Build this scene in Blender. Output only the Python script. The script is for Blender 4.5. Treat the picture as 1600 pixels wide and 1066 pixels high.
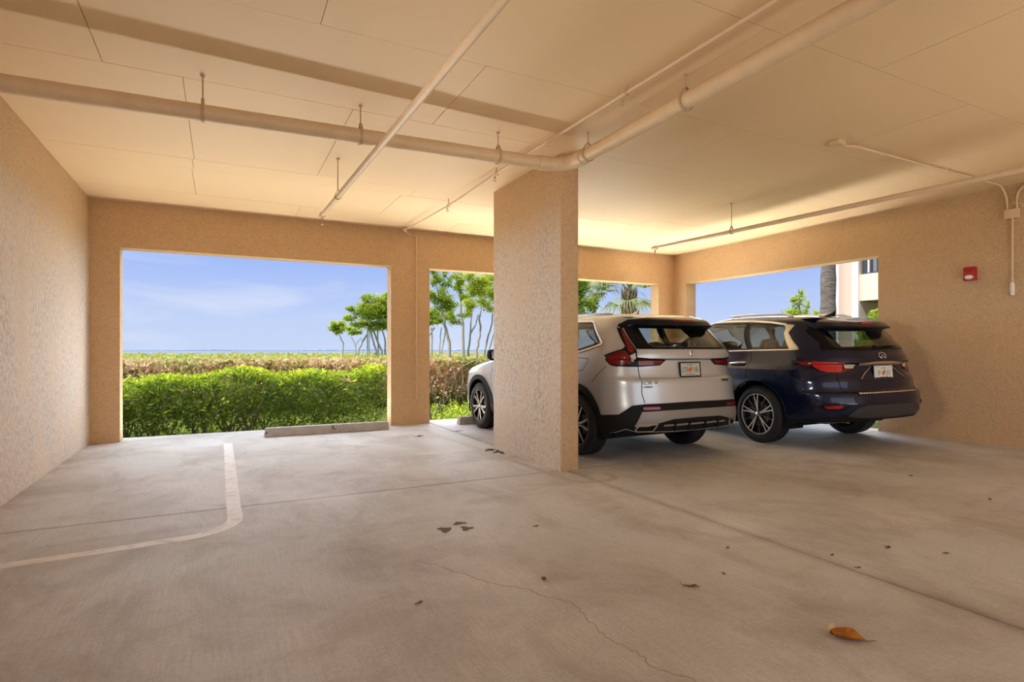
import bpy, bmesh, math, random
import numpy as np
from mathutils import Vector, Matrix, noise as mnoise

for o in list(bpy.data.objects):
    bpy.data.objects.remove(o, do_unlink=True)
scene = bpy.context.scene
col = scene.collection
PI = math.pi
def R(d): return math.radians(d)

# ------------------------------------------------------------------ camera
cam_data = bpy.data.cameras.new('camera')
cam = bpy.data.objects.new('camera', cam_data)
col.objects.link(cam)
cam.location = (0, 0, 1.25)
cam.rotation_euler = (R(90), 0, R(-27.0))
cam_data.sensor_width = 36.0
cam_data.lens = 36.0 * 890.0 / 1600.0
cam_data.shift_y = 15.0 / 1600.0
cam_data.clip_start = 0.05
cam_data.clip_end = 20000
scene.camera = cam

# ------------------------------------------------------------------ exposure
vs = scene.view_settings
scene.display_settings.display_device = 'sRGB'
vs.view_transform = 'Standard'
vs.look = 'None'
vs.exposure = 0.45
vs.gamma = 1.0
vs.use_curve_mapping = False
scene.cycles.max_bounces = 14
scene.cycles.diffuse_bounces = 8
scene.cycles.glossy_bounces = 5
scene.cycles.transparent_max_bounces = 24
scene.cycles.transmission_bounces = 8
scene.cycles.sample_clamp_indirect = 8.0
scene.cycles.caustics_reflective = False
scene.cycles.caustics_refractive = False
scene.cycles.use_denoising = True

# ------------------------------------------------------------------ sky
world = bpy.data.worlds.new('sky')
scene.world = world
world.use_nodes = True
nt = world.node_tree
nt.nodes.clear()
def wn(t, **kw):
    n = nt.nodes.new(t)
    for k, v in kw.items(): setattr(n, k, v)
    return n
tc = wn('ShaderNodeTexCoord')
sep = wn('ShaderNodeSeparateXYZ')
nt.links.new(tc.outputs['Generated'], sep.inputs[0])
ramp = wn('ShaderNodeValToRGB')
e = ramp.color_ramp.elements
e[0].position = 0.0; e[0].color = (0.60, 0.72, 0.96, 1)
e[1].position = 1.0; e[1].color = (0.16, 0.30, 0.80, 1)
a = e.new(0.05); a.color = (0.56, 0.68, 0.97, 1)
a = e.new(0.18); a.color = (0.31, 0.47, 0.98, 1)
a = e.new(0.45); a.color = (0.24, 0.40, 0.90, 1)
nt.links.new(sep.outputs['Z'], ramp.inputs['Fac'])
mp = wn('ShaderNodeMapping')
mp.inputs['Scale'].default_value = (1.6, 1.6, 7.0)
nt.links.new(tc.outputs['Generated'], mp.inputs['Vector'])
cn = wn('ShaderNodeTexNoise')
cn.inputs['Scale'].default_value = 2.3
cn.inputs['Detail'].default_value = 6
cn.inputs['Roughness'].default_value = 0.5
cn.inputs['Distortion'].default_value = 0.5
nt.links.new(mp.outputs[0], cn.inputs['Vector'])
cr = wn('ShaderNodeValToRGB')
cr.color_ramp.elements[0].position = 0.50; cr.color_ramp.elements[0].color = (0, 0, 0, 1)
cr.color_ramp.elements[1].position = 0.78; cr.color_ramp.elements[1].color = (0.62, 0.62, 0.62, 1)
nt.links.new(cn.outputs['Fac'], cr.inputs['Fac'])
mixc = wn('ShaderNodeMixRGB')
mixc.inputs['Color2'].default_value = (0.86, 0.89, 1.0, 1)
nt.links.new(cr.outputs['Color'], mixc.inputs['Fac'])
nt.links.new(ramp.outputs['Color'], mixc.inputs['Color1'])
bg = wn('ShaderNodeBackground')
bg.inputs['Strength'].default_value = 0.71
nt.links.new(mixc.outputs[0], bg.inputs['Color'])
wo = wn('ShaderNodeOutputWorld')
nt.links.new(bg.outputs[0], wo.inputs['Surface'])

# ------------------------------------------------------------------ lights
def sun_lamp(name, direction, strength, angle, color):
    d = bpy.data.lights.new(name, 'SUN')
    d.energy = strength; d.angle = R(angle); d.color = color
    o = bpy.data.objects.new(name, d)
    col.objects.link(o)
    o.rotation_euler = Vector(direction).to_track_quat('-Z', 'Y').to_euler()
    o.location = (0, 0, 20)
    return o
def area_lamp(name, loc, target, sx, sy, power, color):
    d = bpy.data.lights.new(name, 'AREA')
    d.shape = 'RECTANGLE'; d.size = sx; d.size_y = sy; d.energy = power; d.color = color
    o = bpy.data.objects.new(name, d)
    col.objects.link(o)
    o.location = loc
    o.rotation_euler = (Vector(target) - Vector(loc)).to_track_quat('-Z', 'Y').to_euler()
    return o
# the noon sun, high on the left; it never reaches under the slab
sun_lamp('sun', (0.62, 0.18, -0.80), 4.1, 0.6, (1.0, 0.95, 0.86))
# broad bright haze low over the water (a wide soft sun in front of the openings)
sun_lamp('sky_glow', (-0.15, -0.93, -0.33), 7.2, 120, (0.86, 0.93, 1.0))
# light from the open drive side behind the camera
area_lamp('drive_side_daylight', (3.5, -10.0, 3.2), (3.5, 4.0, 1.6), 24, 6.0, 395, (1.0, 0.92, 0.80))
# unseen fill lights added along the foot of the openings to brighten the ceiling
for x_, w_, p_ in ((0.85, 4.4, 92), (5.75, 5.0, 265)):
    l_ = area_lamp('fill_light_front', (x_, 10.0, -0.12), (x_, 10.0-.80, -0.12+.60), w_, 0.42, p_, (1.0, 0.96, 0.87))
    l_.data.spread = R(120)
for x_, y_, p_ in ((0.2, -1.6, 7), (6.4, -0.9, 66)):
    area_lamp('fill_light_drive', (x_, y_, 0.10), (x_, y_+.15, 1.7), 3.6, 1.0, p_, (1.0, 0.95, 0.84))  # unseen fill lights added behind the camera to lift the ceiling
# unseen fill light added by the left wall, lifting right wall and pillar
l_ = area_lamp('fill_light_left', (-1.50, 2.8, 1.75), (8.7, 4.4, 1.9), 1.4, 0.5, 13, (1.0, 0.94, 0.84))
l_.data.spread = R(75)
l_ = area_lamp('fill_light_side', (9.15, 7.0, -0.10), (9.15-.80, 7.0, -0.10+.60), 3.7, 0.30, 110, (1.0, 0.95, 0.85))  # unseen fill light added outside the right opening for the ceiling
l_.data.spread = R(120)

# ------------------------------------------------------------------ helpers
class MB:
    """collects vertices and faces, build() links them as one mesh object"""
    def __init__(s): s.v = []; s.f = []; s.m = []
    def add(s, vs_, fs, mi=0):
        b = len(s.v)
        s.v.extend([tuple(map(float, p)) for p in vs_])
        for f in fs: s.f.append(tuple(b + i for i in f)); s.m.append(mi)
    def box(s, x0, y0, z0, x1, y1, z1, mi=0):
        vs_ = [(x0,y0,z0),(x1,y0,z0),(x1,y1,z0),(x0,y1,z0),(x0,y0,z1),(x1,y0,z1),(x1,y1,z1),(x0,y1,z1)]
        s.add(vs_, [(0,3,2,1),(4,5,6,7),(0,1,5,4),(1,2,6,5),(2,3,7,6),(3,0,4,7)], mi)
    def bevel_box(s, x0, y0, z0, x1, y1, z1, b=.01, mi=0):
        bm = bmesh.new()
        r = bmesh.ops.create_cube(bm, size=1)
        for v in bm.verts:
            v.co = Vector(((x0+x1)/2+v.co.x*(x1-x0), (y0+y1)/2+v.co.y*(y1-y0), (z0+z1)/2+v.co.z*(z1-z0)))
        bmesh.ops.bevel(bm, geom=bm.edges[:], offset=b, segments=2, affect='EDGES', profile=.6)
        s.bm(bm, mi)
    def bm(s, bm, mi=0, M=None):
        bm.verts.index_update()
        s.add([(M @ v.co if M else v.co) for v in bm.verts], [[v.index for v in f.verts] for f in bm.faces], mi)
        bm.free()
    def tube(s, pts, r, n=10, cap=True, mi=0):
        pts = [Vector(p) for p in pts]
        rs = r if hasattr(r, '__len__') else [r]*len(pts)
        T = []
        for i in range(len(pts)):
            a = pts[max(i-1,0)]; b = pts[min(i+1,len(pts)-1)]
            t = b-a
            T.append(t.normalized() if t.length > 1e-9 else Vector((0,0,1)))
        up = Vector((0,0,1)) if abs(T[0].z) < .9 else Vector((1,0,0))
        nrm = T[0].cross(up).normalized()
        vs_ = []
        for i, p in enumerate(pts):
            nrm = (nrm - T[i]*nrm.dot(T[i])).normalized()
            bn = T[i].cross(nrm)
            for k in range(n):
                a = 2*PI*k/n
                vs_.append(p + (nrm*math.cos(a)+bn*math.sin(a))*rs[i])
        fs = []
        for i in range(len(pts)-1):
            for k in range(n):
                fs.append((i*n+k, i*n+(k+1)%n, (i+1)*n+(k+1)%n, (i+1)*n+k))
        if cap:
            fs.append(tuple(range(n-1,-1,-1))); fs.append(tuple((len(pts)-1)*n+k for k in range(n)))
        s.add(vs_, fs, mi)
    def lathe(s, prof, n=48, axis='x', center=(0,0,0), mi=0, closed=False):
        """prof: list of (axial, radius)"""
        vs_ = []; m = len(prof)
        for k in range(n):
            a = 2*PI*k/n; c, sn = math.cos(a), math.sin(a)
            for (u, r) in prof:
                p = (u, r*c, r*sn) if axis == 'x' else ((r*c, u, r*sn) if axis == 'y' else (r*c, r*sn, u))
                vs_.append((p[0]+center[0], p[1]+center[1], p[2]+center[2]))
        fs = []
        for k in range(n):
            for i in range(m-1 if not closed else m):
                j = (i+1) % m
                fs.append((k*m+i, k*m+j, ((k+1)%n)*m+j, ((k+1)%n)*m+i))
        s.add(vs_, fs, mi)
    def mesh(s, name, mats, smooth=None):
        me = bpy.data.meshes.new(name)
        me.from_pydata(s.v, [], s.f)
        for m in (mats if isinstance(mats, (list, tuple)) else [mats]): me.materials.append(m)
        if any(s.m): me.polygons.foreach_set('material_index', s.m)
        bm = bmesh.new(); bm.from_mesh(me)
        bmesh.ops.recalc_face_normals(bm, faces=bm.faces[:])
        bm.to_mesh(me); bm.free()
        if smooth is not None:
            me.polygons.foreach_set('use_smooth', [True]*len(me.polygons))
            if smooth < 180: me.set_sharp_from_angle(angle=R(smooth))
        me.update()
        return me
    def build(s, name, mats, parent=None, smooth=None, **props):
        return link(name, s.mesh(name, mats, smooth), parent, **props)
def link(name, me, parent=None, **props):
    o = bpy.data.objects.new(name, me)
    col.objects.link(o)
    if parent is not None: o.parent = parent
    for k, v in props.items(): o[k] = v
    return o
def empty(name, loc=(0,0,0), rot=(0,0,0), **props):
    o = bpy.data.objects.new(name, None)
    o.empty_display_size = .1
    col.objects.link(o); o.location = loc; o.rotation_euler = rot
    for k, v in props.items(): o[k] = v
    return o
def np_mesh(name, V, F, mats, tint=None, smooth=False):
    """V (n,3), F (m,k) arrays of equal-sided faces; tint per vertex 0..1"""
    me = bpy.data.meshes.new(name)
    V = np.asarray(V, np.float32); F = np.asarray(F, np.int32)
    k = F.shape[1]
    me.vertices.add(len(V)); me.vertices.foreach_set('co', V.ravel())
    me.loops.add(F.size); me.loops.foreach_set('vertex_index', F.ravel())
    me.polygons.add(len(F))
    me.polygons.foreach_set('loop_start', np.arange(0, F.size, k, dtype=np.int32))
    me.polygons.foreach_set('loop_total', np.full(len(F), k, np.int32))
    for m in (mats if isinstance(mats, (list, tuple)) else [mats]): me.materials.append(m)
    if tint is not None:
        at = me.attributes.new('tint', 'FLOAT', 'POINT')
        at.data.foreach_set('value', np.asarray(tint, np.float32))
    me.update(calc_edges=True)
    me.validate()
    if smooth: me.polygons.foreach_set('use_smooth', [True]*len(me.polygons))
    return me

# ------------------------------------------------------------------ materials
class NT:
    def __init__(s, name):
        s.m = bpy.data.materials.new(name); s.m.use_nodes = True
        s.t = s.m.node_tree; s.t.nodes.clear()
        s.out = s.n('ShaderNodeOutputMaterial')
    def n(s, t, **kw):
        x = s.t.nodes.new(t)
        for k, v in kw.items():
            if k in x.inputs.keys() if hasattr(x.inputs, 'keys') else False: x.inputs[k].default_value = v
            else: setattr(x, k, v)
        return x
    def l(s, a, b): s.t.links.new(a, b)
    def val(s, sock, v):
        if hasattr(v, 'links') or isinstance(v, bpy.types.NodeSocket): s.l(v, sock)
        else: sock.default_value = v
    def coord(s, scale=(1,1,1), kind='Object', rot=(0,0,0)):
        c = s.n('ShaderNodeTexCoord'); m = s.n('ShaderNodeMapping')
        m.inputs['Scale'].default_value = scale; m.inputs['Rotation'].default_value = rot
        s.l(c.outputs[kind], m.inputs['Vector']); return m.outputs[0]
    def noise(s, vec, scale=5, detail=4, rough=.55, dist=0.0):
        x = s.n('ShaderNodeTexNoise')
        x.inputs['Scale'].default_value = scale; x.inputs['Detail'].default_value = detail
        x.inputs['Roughness'].default_value = rough; x.inputs['Distortion'].default_value = dist
        if vec is not None: s.l(vec, x.inputs['Vector'])
        return x.outputs['Fac']
    def ramp(s, fac, stops):
        x = s.n('ShaderNodeValToRGB'); el = x.color_ramp.elements
        def c4(c): return (c, c, c, 1) if not hasattr(c, '__len__') else tuple(c)+((1,) if len(c) == 3 else ())
        el[0].position = stops[0][0]; el[0].color = c4(stops[0][1])
        el[1].position = stops[-1][0]; el[1].color = c4(stops[-1][1])
        for p, c in stops[1:-1]:
            q = el.new(p); q.color = c4(c)
        s.l(fac, x.inputs['Fac']); return x.outputs['Color']
    def mix(s, fac, a, b, mode='MIX'):
        x = s.n('ShaderNodeMixRGB'); x.blend_type = mode
        for k, v in (('Fac', fac), ('Color1', a), ('Color2', b)):
            if isinstance(v, bpy.types.NodeSocket): s.l(v, x.inputs[k])
            else: x.inputs[k].default_value = v if k == 'Fac' else tuple(v)+((1,) if len(v) == 3 else ())
        return x.outputs[0]
    def math(s, op, a, b=0.0):
        x = s.n('ShaderNodeMath'); x.operation = op
        for i, v in ((0, a), (1, b)):
            if isinstance(v, bpy.types.NodeSocket): s.l(v, x.inputs[i])
            else: x.inputs[i].default_value = v
        return x.outputs[0]
    def bump(s, h, strength=.3, dist=.01, normal=None):
        x = s.n('ShaderNodeBump'); x.inputs['Strength'].default_value = strength
        x.inputs['Distance'].default_value = dist
        s.l(h, x.inputs['Height'])
        if normal is not None: s.l(normal, x.inputs['Normal'])
        return x.outputs[0]
    def bsdf(s, color, rough=.6, metal=0.0, normal=None, spec=.5, coat=0.0, coat_rough=.03, emit=None, emit_s=0):
        b = s.n('ShaderNodeBsdfPrincipled')
        for k, v in (('Base Color', color), ('Roughness', rough), ('Metallic', metal), ('Specular IOR Level', spec), ('Coat Weight', coat), ('Coat Roughness', coat_rough)):
            if isinstance(v, bpy.types.NodeSocket): s.l(v, b.inputs[k])
            else: b.inputs[k].default_value = (tuple(v)+(1,) if hasattr(v, '__len__') and len(v) == 3 else v)
        if normal is not None: s.l(normal, b.inputs['Normal'])
        s.l(b.outputs[0], s.out.inputs['Surface'])
        return b
def C(r, g, b):
    f = lambda c: (c/255/12.92 if c/255 <= .04045 else ((c/255+.055)/1.055)**2.4)
    return (f(r), f(g), f(b))
def plain(name, color, rough=.5, metal=0.0, spec=.5, coat=0.0, grain=.06, scale=30, bump=0.0):
    """a plain finish with a little procedural grain"""
    t = NT(name)
    nz = t.noise(t.coord(), scale, 3)
    c = t.mix(t.ramp(nz, [(.3, 0), (.7, grain)]), color, tuple(x*.6 for x in color))
    nrm = t.bump(nz, bump, .004) if bump else None
    t.bsdf(c, rough, metal, nrm, spec, coat)
    return t.m
M = {}
TAN = (0.71, 0.48, 0.265)
def stucco(name, seed, streak=0.0, color=TAN, axis_scale=(1,1,1), rough_relief=1.0):
    t = NT(name)
    v = t.coord(axis_scale)
    big = t.noise(v, .7, 3)
    fine = t.noise(v, 40, 6, .62, .8)
    mid = t.noise(v, 9, 5, .6)
    c = t.mix(t.ramp(mid, [(.3, 0), (.75, .30)]), color, tuple(x*.78 for x in color))
    c = t.mix(t.ramp(big, [(.35, 0), (.7, .25)]), c, (color[0]*1.05, color[1]*1.08, color[2]*1.2))
    # dark pits between the lumps of the texture coat
    c = t.mix(t.ramp(fine, [(.34, .42), (.52, 0)]), c, tuple(x*.55 for x in color))
    if streak:
        vs2 = t.coord((1, 1, .35))
        dirt = t.noise(vs2, 3.0, 4, .6, .1)
        tcn = t.n('ShaderNodeTexCoord'); sp = t.n('ShaderNodeSeparateXYZ'); t.l(tcn.outputs['Object'], sp.inputs[0])
        band = t.ramp(t.math('MULTIPLY', sp.outputs['Z'], 1/3.3), [(.0, .8), (.28, .9), (.50, 1.0), (.72, .8), (.86, .08), (1.0, 0)])
        # chalky bloom of salts, speckled, heaviest at chest height and over
        sp1 = t.noise(v, 26, 8, .72, .35)
        chalk = t.math('MULTIPLY', t.ramp(sp1, [(.42, .10), (.55, 1)]), t.ramp(dirt, [(.28, .35), (.58, 1)]))
        chalk = t.math('MULTIPLY', t.math('MULTIPLY', chalk, band), streak*.85)
        damp = t.math('MULTIPLY', t.math('MULTIPLY', t.ramp(dirt, [(.42, .05), (.66, .55)]), band), streak)
        c = t.mix(t.math('MULTIPLY', band, .55*streak), c, (.84, .765, .69))  # even paling paints in cool skylight below the lintel
        c = t.mix(damp, c, (.36, .275, .20))
        c = t.mix(chalk, c, (.86, .82, .78))
    n1 = t.bump(mid, .25*rough_relief, .02)
    n2 = t.bump(fine, 1.0*rough_relief, .022, n1)
    t.bsdf(c, .85, 0, n2, .25)
    return t.m
M['stucco_left'] = stucco('stucco_left', 1, .9, axis_scale=(1,1,.7))
M['stucco_pillar'] = stucco('stucco_pillar', 2, .10, rough_relief=1.0)
M['stucco_streaked_skylit'] = stucco('stucco_pillar_streaked_skylit', 2, 1.0, axis_scale=(1,1,.85))  # salt streaks plus painted-in skylight, for the pillar's left face
M['stucco'] = stucco('stucco', 3, 0, rough_relief=.8)
M['stucco_right'] = stucco('stucco_right', 4, .12)
def ceiling_mat():
    t = NT('ceiling_paint')
    v = t.coord()
    big = t.noise(v, .8, 4, .6)
    sm = t.noise(t.coord((1, 3, 1)), 6, 5, .6)
    c = t.mix(t.ramp(big, [(.3, 0), (.75, .35)]), (.76, .555, .325), (.70, .49, .265))
    c = t.mix(t.ramp(sm, [(.62, 0), (.8, .10)]), c, (.60, .42, .24))
    t.bsdf(c, .55, 0, t.bump(t.noise(v, 14, 5), .06, .01), .35)
    return t.m
M['ceiling'] = ceiling_mat()
M['seam'] = plain('seam_shadow_gap', (.16, .09, .045), .9)
M['pipe'] = plain('pipe_paint', (.70, .51, .31), .42, spec=.5, grain=.25, scale=9)
M['pipe_small'] = plain('sprinkler_pipe_paint', (.72, .54, .35), .42, spec=.5, grain=.2, scale=9)
M['rod'] = plain('hanger_rod_paint', (.50, .35, .20), .5)
def concrete_floor():
    t = NT('floor_concrete')
    v = t.coord()
    big = t.noise(v, .55, 6, .62, .4)
    mid = t.noise(t.coord((1, .55, 1)), 1.7, 6, .65, .6)
    fine = t.noise(v, 55, 4, .6)
    speck = t.noise(v, 190, 2, .5)
    brush = t.noise(t.coord((60, 1.2, 1)), 3.0, 3, .6)       # broom lines running away from the camera
    brush2 = t.noise(t.coord((1.0, 30, 1)), 2.0, 3, .6)
    c = t.mix(t.ramp(big, [(.32, 0), (.68, 1)]), (.515, .505, .48), (.67, .69, .70))
    c = t.mix(t.ramp(mid, [(.48, 0), (.74, .66)]), c, (.29, .24, .20))
    c = t.mix(t.ramp(t.noise(v, 1.1, 5, .6), [(.52, 0), (.72, .6)]), c, (.74, .71, .68))
    c = t.mix(t.ramp(brush, [(.40, 0), (.66, .22)]), c, (.27, .235, .20))
    c = t.mix(t.ramp(brush2, [(.45, 0), (.7, .12)]), c, (.68, .63, .57))
    c = t.mix(t.ramp(fine, [(.35, .16), (.6, 0)]), c, (.16, .125, .095))
    c = t.mix(t.ramp(speck, [(.64, 0), (.72, .35)]), c, (.62, .57, .50))
    tcj = t.n('ShaderNodeTexCoord'); sj = t.n('ShaderNodeSeparateXYZ'); t.l(tcj.outputs['Object'], sj.inputs[0])
    wob = t.math('MULTIPLY', t.math('SUBTRACT', t.noise(v, 2.2, 5, .7), .5), .10)
    for sock, at_, wd_, am_ in (('X', 3.205, .085, .62), ('Y', 5.05, .035, .5)):
        dj = t.math('ABSOLUTE', t.math('ADD', t.math('SUBTRACT', sj.outputs[sock], at_), wob))
        c = t.mix(t.math('MULTIPLY', t.ramp(t.math('MULTIPLY', dj, 1/wd_), [(.0, 1), (.35, .55), (1.0, 0)]), t.math('MULTIPLY', t.ramp(mid, [(.3, .5), (.6, 1)]), am_)), c, (.22, .19, .155))
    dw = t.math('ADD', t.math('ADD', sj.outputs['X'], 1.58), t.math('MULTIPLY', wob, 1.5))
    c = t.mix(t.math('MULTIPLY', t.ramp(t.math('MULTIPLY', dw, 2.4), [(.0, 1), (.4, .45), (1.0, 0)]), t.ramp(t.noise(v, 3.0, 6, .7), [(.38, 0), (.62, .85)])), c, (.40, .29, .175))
    blot = t.noise(t.coord((1, 1.6, 1), rot=(0, 0, .35)), .95, 6, .68, .8)
    c = t.mix(t.ramp(blot, [(.52, 0), (.70, .42)]), c, (.29, .235, .19))
    rg = t.ramp(big, [(.3, .62), (.7, .50)])
    nn = t.bump(fine, .18, .004)
    nn = t.bump(brush, .10, .004, nn)
    t.bsdf(c, rg, 0, nn, .13)
    return t.m
M['floor'] = concrete_floor()
M['joint'] = plain('joint_filler', (.10, .085, .07), .9)
def worn_paint():
    t = NT('worn_white_paint')
    v = t.coord()
    w = t.noise(v, 7, 6, .7, .5)
    c = t.mix(t.ramp(w, [(.50, 0), (.70, .75)]), (.74, .71, .67), (.45, .39, .33))
    t.bsdf(c, .55, 0, None, .35)
    return t.m
M['line'] = worn_paint()
M['line_faint'] = plain('faded_line_paint', (.50, .44, .37), .55, grain=.5, scale=12)
def rough_concrete(name, c0, c1):
    t = NT(name); v = t.coord()
    n = t.noise(v, 9, 7, .65); f = t.noise(v, 90, 3)
    c = t.mix(t.ramp(n, [(.35, 0), (.7, 1)]), c0, c1)
    t.bsdf(c, .85, 0, t.bump(f, .4, .006), .2); return t.m
M['wheel_stop'] = rough_concrete('wheel_stop_concrete', (.52, .50, .49), (.38, .36, .34))
M['trim_white'] = plain('white_exterior_paint', (.80, .76, .70), .7)

# ------------------------------------------------------------------ the garage
XL, XR, YB, CZ = -1.58, 8.68, 9.36, 3.29
YF_ = -4.5
def zf(x): return .06*min(max((x-5.0)/3.7, 0), 1.05)     # the slab rises a little to the right
def wall_grid(us, zs, holes, d0, d1, axis):
    """a wall with rectangular openings; u along the wall, d its thickness range"""
    mb = MB()
    def P(u, d, z): return (u, d, z) if axis == 'x' else (d, u, z)
    def solid(i, j):
        if i < 0 or j < 0 or i >= len(us)-1 or j >= len(zs)-1: return False
        cu, cz = (us[i]+us[i+1])/2, (zs[j]+zs[j+1])/2
        return not any(h[0] < cu < h[1] and h[2] < cz < h[3] for h in holes)
    for i in range(len(us)-1):
        for j in range(len(zs)-1):
            if not solid(i, j): continue
            a, b, c, d = us[i], us[i+1], zs[j], zs[j+1]
            for dd in (d0, d1):
                mb.add([P(a,dd,c),P(b,dd,c),P(b,dd,d),P(a,dd,d)], [(0,1,2,3)])
            if not solid(i-1,j): mb.add([P(a,d0,c),P(a,d1,c),P(a,d1,d),P(a,d0,d)], [(0,1,2,3)])
            if not solid(i+1,j): mb.add([P(b,d0,c),P(b,d1,c),P(b,d1,d),P(b,d0,d)], [(0,1,2,3)])
            if not solid(i,j-1): mb.add([P(a,d0,c),P(b,d0,c),P(b,d1,c),P(a,d1,c)], [(0,1,2,3)])
            if not solid(i,j+1): mb.add([P(a,d0,d),P(b,d0,d),P(b,d1,d),P(a,d1,d)], [(0,1,2,3)])
    v = [tuple(round(x, 5) for x in p) for p in mb.v]
    idx = {}; nv = []; mp_ = []
    for p in v:
        if p not in idx: idx[p] = len(nv); nv.append(p)
        mp_.append(idx[p])
    mb.v = nv; mb.f = [tuple(mp_[i] for i in f) for f in mb.f]
    return mb
WH = 2.66
wall_grid([XL-.25, -1.24, 2.51, 3.18, 8.26, XR+.27], [-.15, -.02, WH, CZ+.3], [(-1.24, 2.51, -.02, WH), (3.18, 8.26, -.02, WH)], YB, YB+.25, 'x').build('wall_back', M['stucco'], kind='structure')
MB().add if False else None
mb = MB(); mb.box(XL-.25, YF_, -.15, XL, YB, CZ+.3); mb.build('wall_left', M['stucco_left'], kind='structure')
wall_grid([YF_, 5.066, 8.99, YB], [-.15, .02, WH, CZ+.3], [(5.066, 8.99, .02, WH)], XR, XR+.27, 'y').build('wall_right', M['stucco_right'], kind='structure')

# floor: a base with four slabs between recessed joints
mb = MB(); mb.box(XL-.25, YF_-4, -.2, XR+.27, YB+.42, -.025)
floor = mb.build('floor', M['joint'], kind='structure')
def slab(x0, x1, y0, y1):
    xs = [x0]+[x for x in (5.0, XR) if x0 < x < x1]+[x1]
    g = .0055
    mb = MB(); n = len(xs)
    vs_ = []
    for k, x in enumerate(xs):
        x = x+g if k == 0 else (x-g if k == n-1 else x)
        vs_ += [(x,y0+g,-.024),(x,y0+g,zf(x)),(x,y1-g,zf(x)),(x,y1-g,-.024)]
    fs = []
    for k in range(n-1):
        for e_ in range(4):
            fs.append((k*4+e_, (k+1)*4+e_, (k+1)*4+(e_+1)%4, k*4+(e_+1)%4))
    fs += [(0,1,2,3), tuple((n-1)*4+i for i in (3,2,1,0))]
    mb.add(vs_, fs)
    mb.build('floor_slab', M['floor'], floor)
slab(XL, 3.20, 5.05, YB+.42)
slab(3.20, XR+.2, 5.05, YB+.42)
slab(XL, 3.20, YF_-4, 5.05)
slab(3.20, XR+.2, YF_-4, 5.05)
def ribbon_flat(pts, w, z, h):
    """a flat strip of given width along a plan polyline"""
    mb = MB(); n = len(pts); vs_ = []
    ws = w if hasattr(w, '__len__') else [w]*n
    for i, p in enumerate(pts):
        a = Vector(pts[max(i-1,0)]); b = Vector(pts[min(i+1,n-1)])
        t = (b-a).normalized(); nn = Vector((-t.y, t.x))*ws[i]/2
        for sgn in (1, -1):
            q = Vector(p)+nn*sgn
            vs_ += [(q.x, q.y, z+zf(q.x)), (q.x, q.y, z+h+zf(q.x))]
    fs = []
    for i in range(n-1):
        b = i*4
        fs += [(b+1, b+5, b+7, b+3), (b, b+4, b+5, b+1), (b+2, b+3, b+7, b+6)]
    fs += [(0,1,3,2), ((n-1)*4, (n-1)*4+2, (n-1)*4+3, (n-1)*4+1)]
    mb.add(vs_, fs); return mb
# bay line: straight, a rounded corner, then off to the left
pts = [(.075, 8.58), (.08, 6.6), (.085, 5.03)]
line1 = pts+[(.09, 4.80)]
for k in range(0, 9):
    a = R(k*10.2); line1.append((.09-.36*(1-math.cos(a)), 4.72-.36*math.sin(a)))
line1 += [(-.7, 4.315), (-1.15, 4.285), (-1.575, 4.26)]
ribbon_flat(line1, .105, 0, .0015).build('painted_line', M['line'], floor, label='worn white bay line turning left at a rounded corner')
l2 = [(2.86, 8.6), (2.93, 6.4), (2.965, 5.1), (2.98, 4.72)]
for k in range(1, 10):
    a = R(k*10); l2.append((2.98+.16*(1-math.cos(a))*1.0, 4.64-.16*math.sin(a)))
l2 += [(3.30, 4.475), (3.40, 4.50), (3.47, 4.58), (3.49, 4.72)]
ribbon_flat(l2, .085, 0, .0012).build('painted_line', M['line_faint'], floor, label='faint grey bay line wrapping round the foot of the pillar')
# a wandering hairline crack
rng = random.Random(4)
cpx = [(1.03, 3.30), (1.18, 3.02), (1.27, 2.80), (1.42, 2.62), (1.47, 2.50), (1.55, 2.38), (1.52, 2.20), (1.49, 2.02), (1.53, 1.90), (1.52, 1.75), (1.60, 1.60), (1.64, 1.35)]
M['crack'] = plain('hairline_crack', (.20,.165,.135), .9)
cr_ = []
for i in range(len(cpx)-1):
    for k in range(6):
        t_ = k/6
        cr_.append((cpx[i][0]*(1-t_)+cpx[i+1][0]*t_+rng.uniform(-.012,.012), cpx[i][1]*(1-t_)+cpx[i+1][1]*t_+rng.uniform(-.012,.012)))
ribbon_flat(cr_, [rng.uniform(.0012,.0035) for _ in cr_], 0, .0006).build('crack', M['crack'], floor)

# ceiling: a slab with painted boards under it
mb = MB(); mb.box(XL-.25, YF_, CZ+.008, XR+.27, YB+.25, CZ+.3)
ceiling = mb.build('ceiling', M['seam'], kind='structure')
rows = [(-4.5, -2.3, [.6, 3.1, 5.5]), (-2.3, -1.1, [-.7, 1.8, 4.2, 6.7]), (-1.1, .1, [.6, 3.1, 5.5]), (.1, 1.3, [-.6, 1.75, 4.2, 6.6]), (1.3, 2.48, [.64, 4.24, 6.68]), (2.48, 3.72, [.55, 3.08, 5.52]),
        (3.72, 4.9, [-.75, 1.69, 4.28, 6.7]), (4.9, 6.95, [-.26, .99, 3.43, 5.88]), (6.95, 7.32, [-.28, 2.2, 6.0]), (7.32, 8.5, [-.3, 2.1, 4.6, 6.9]), (8.5, 9.36, [1.0, 3.4, 5.9])]
for y0, y1, xs in rows:
    xs = [XL]+xs+[XR]
    for i in range(len(xs)-1):
        g = .0022
        mb = MB(); mb.box(xs[i]+g, y0+g, CZ+((i*7+int(y0*10)) % 3)*.0006, xs[i+1]-g, y1-g, CZ+.0085)
        mb.build('ceiling_panel', M['ceiling'], ceiling)
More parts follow.
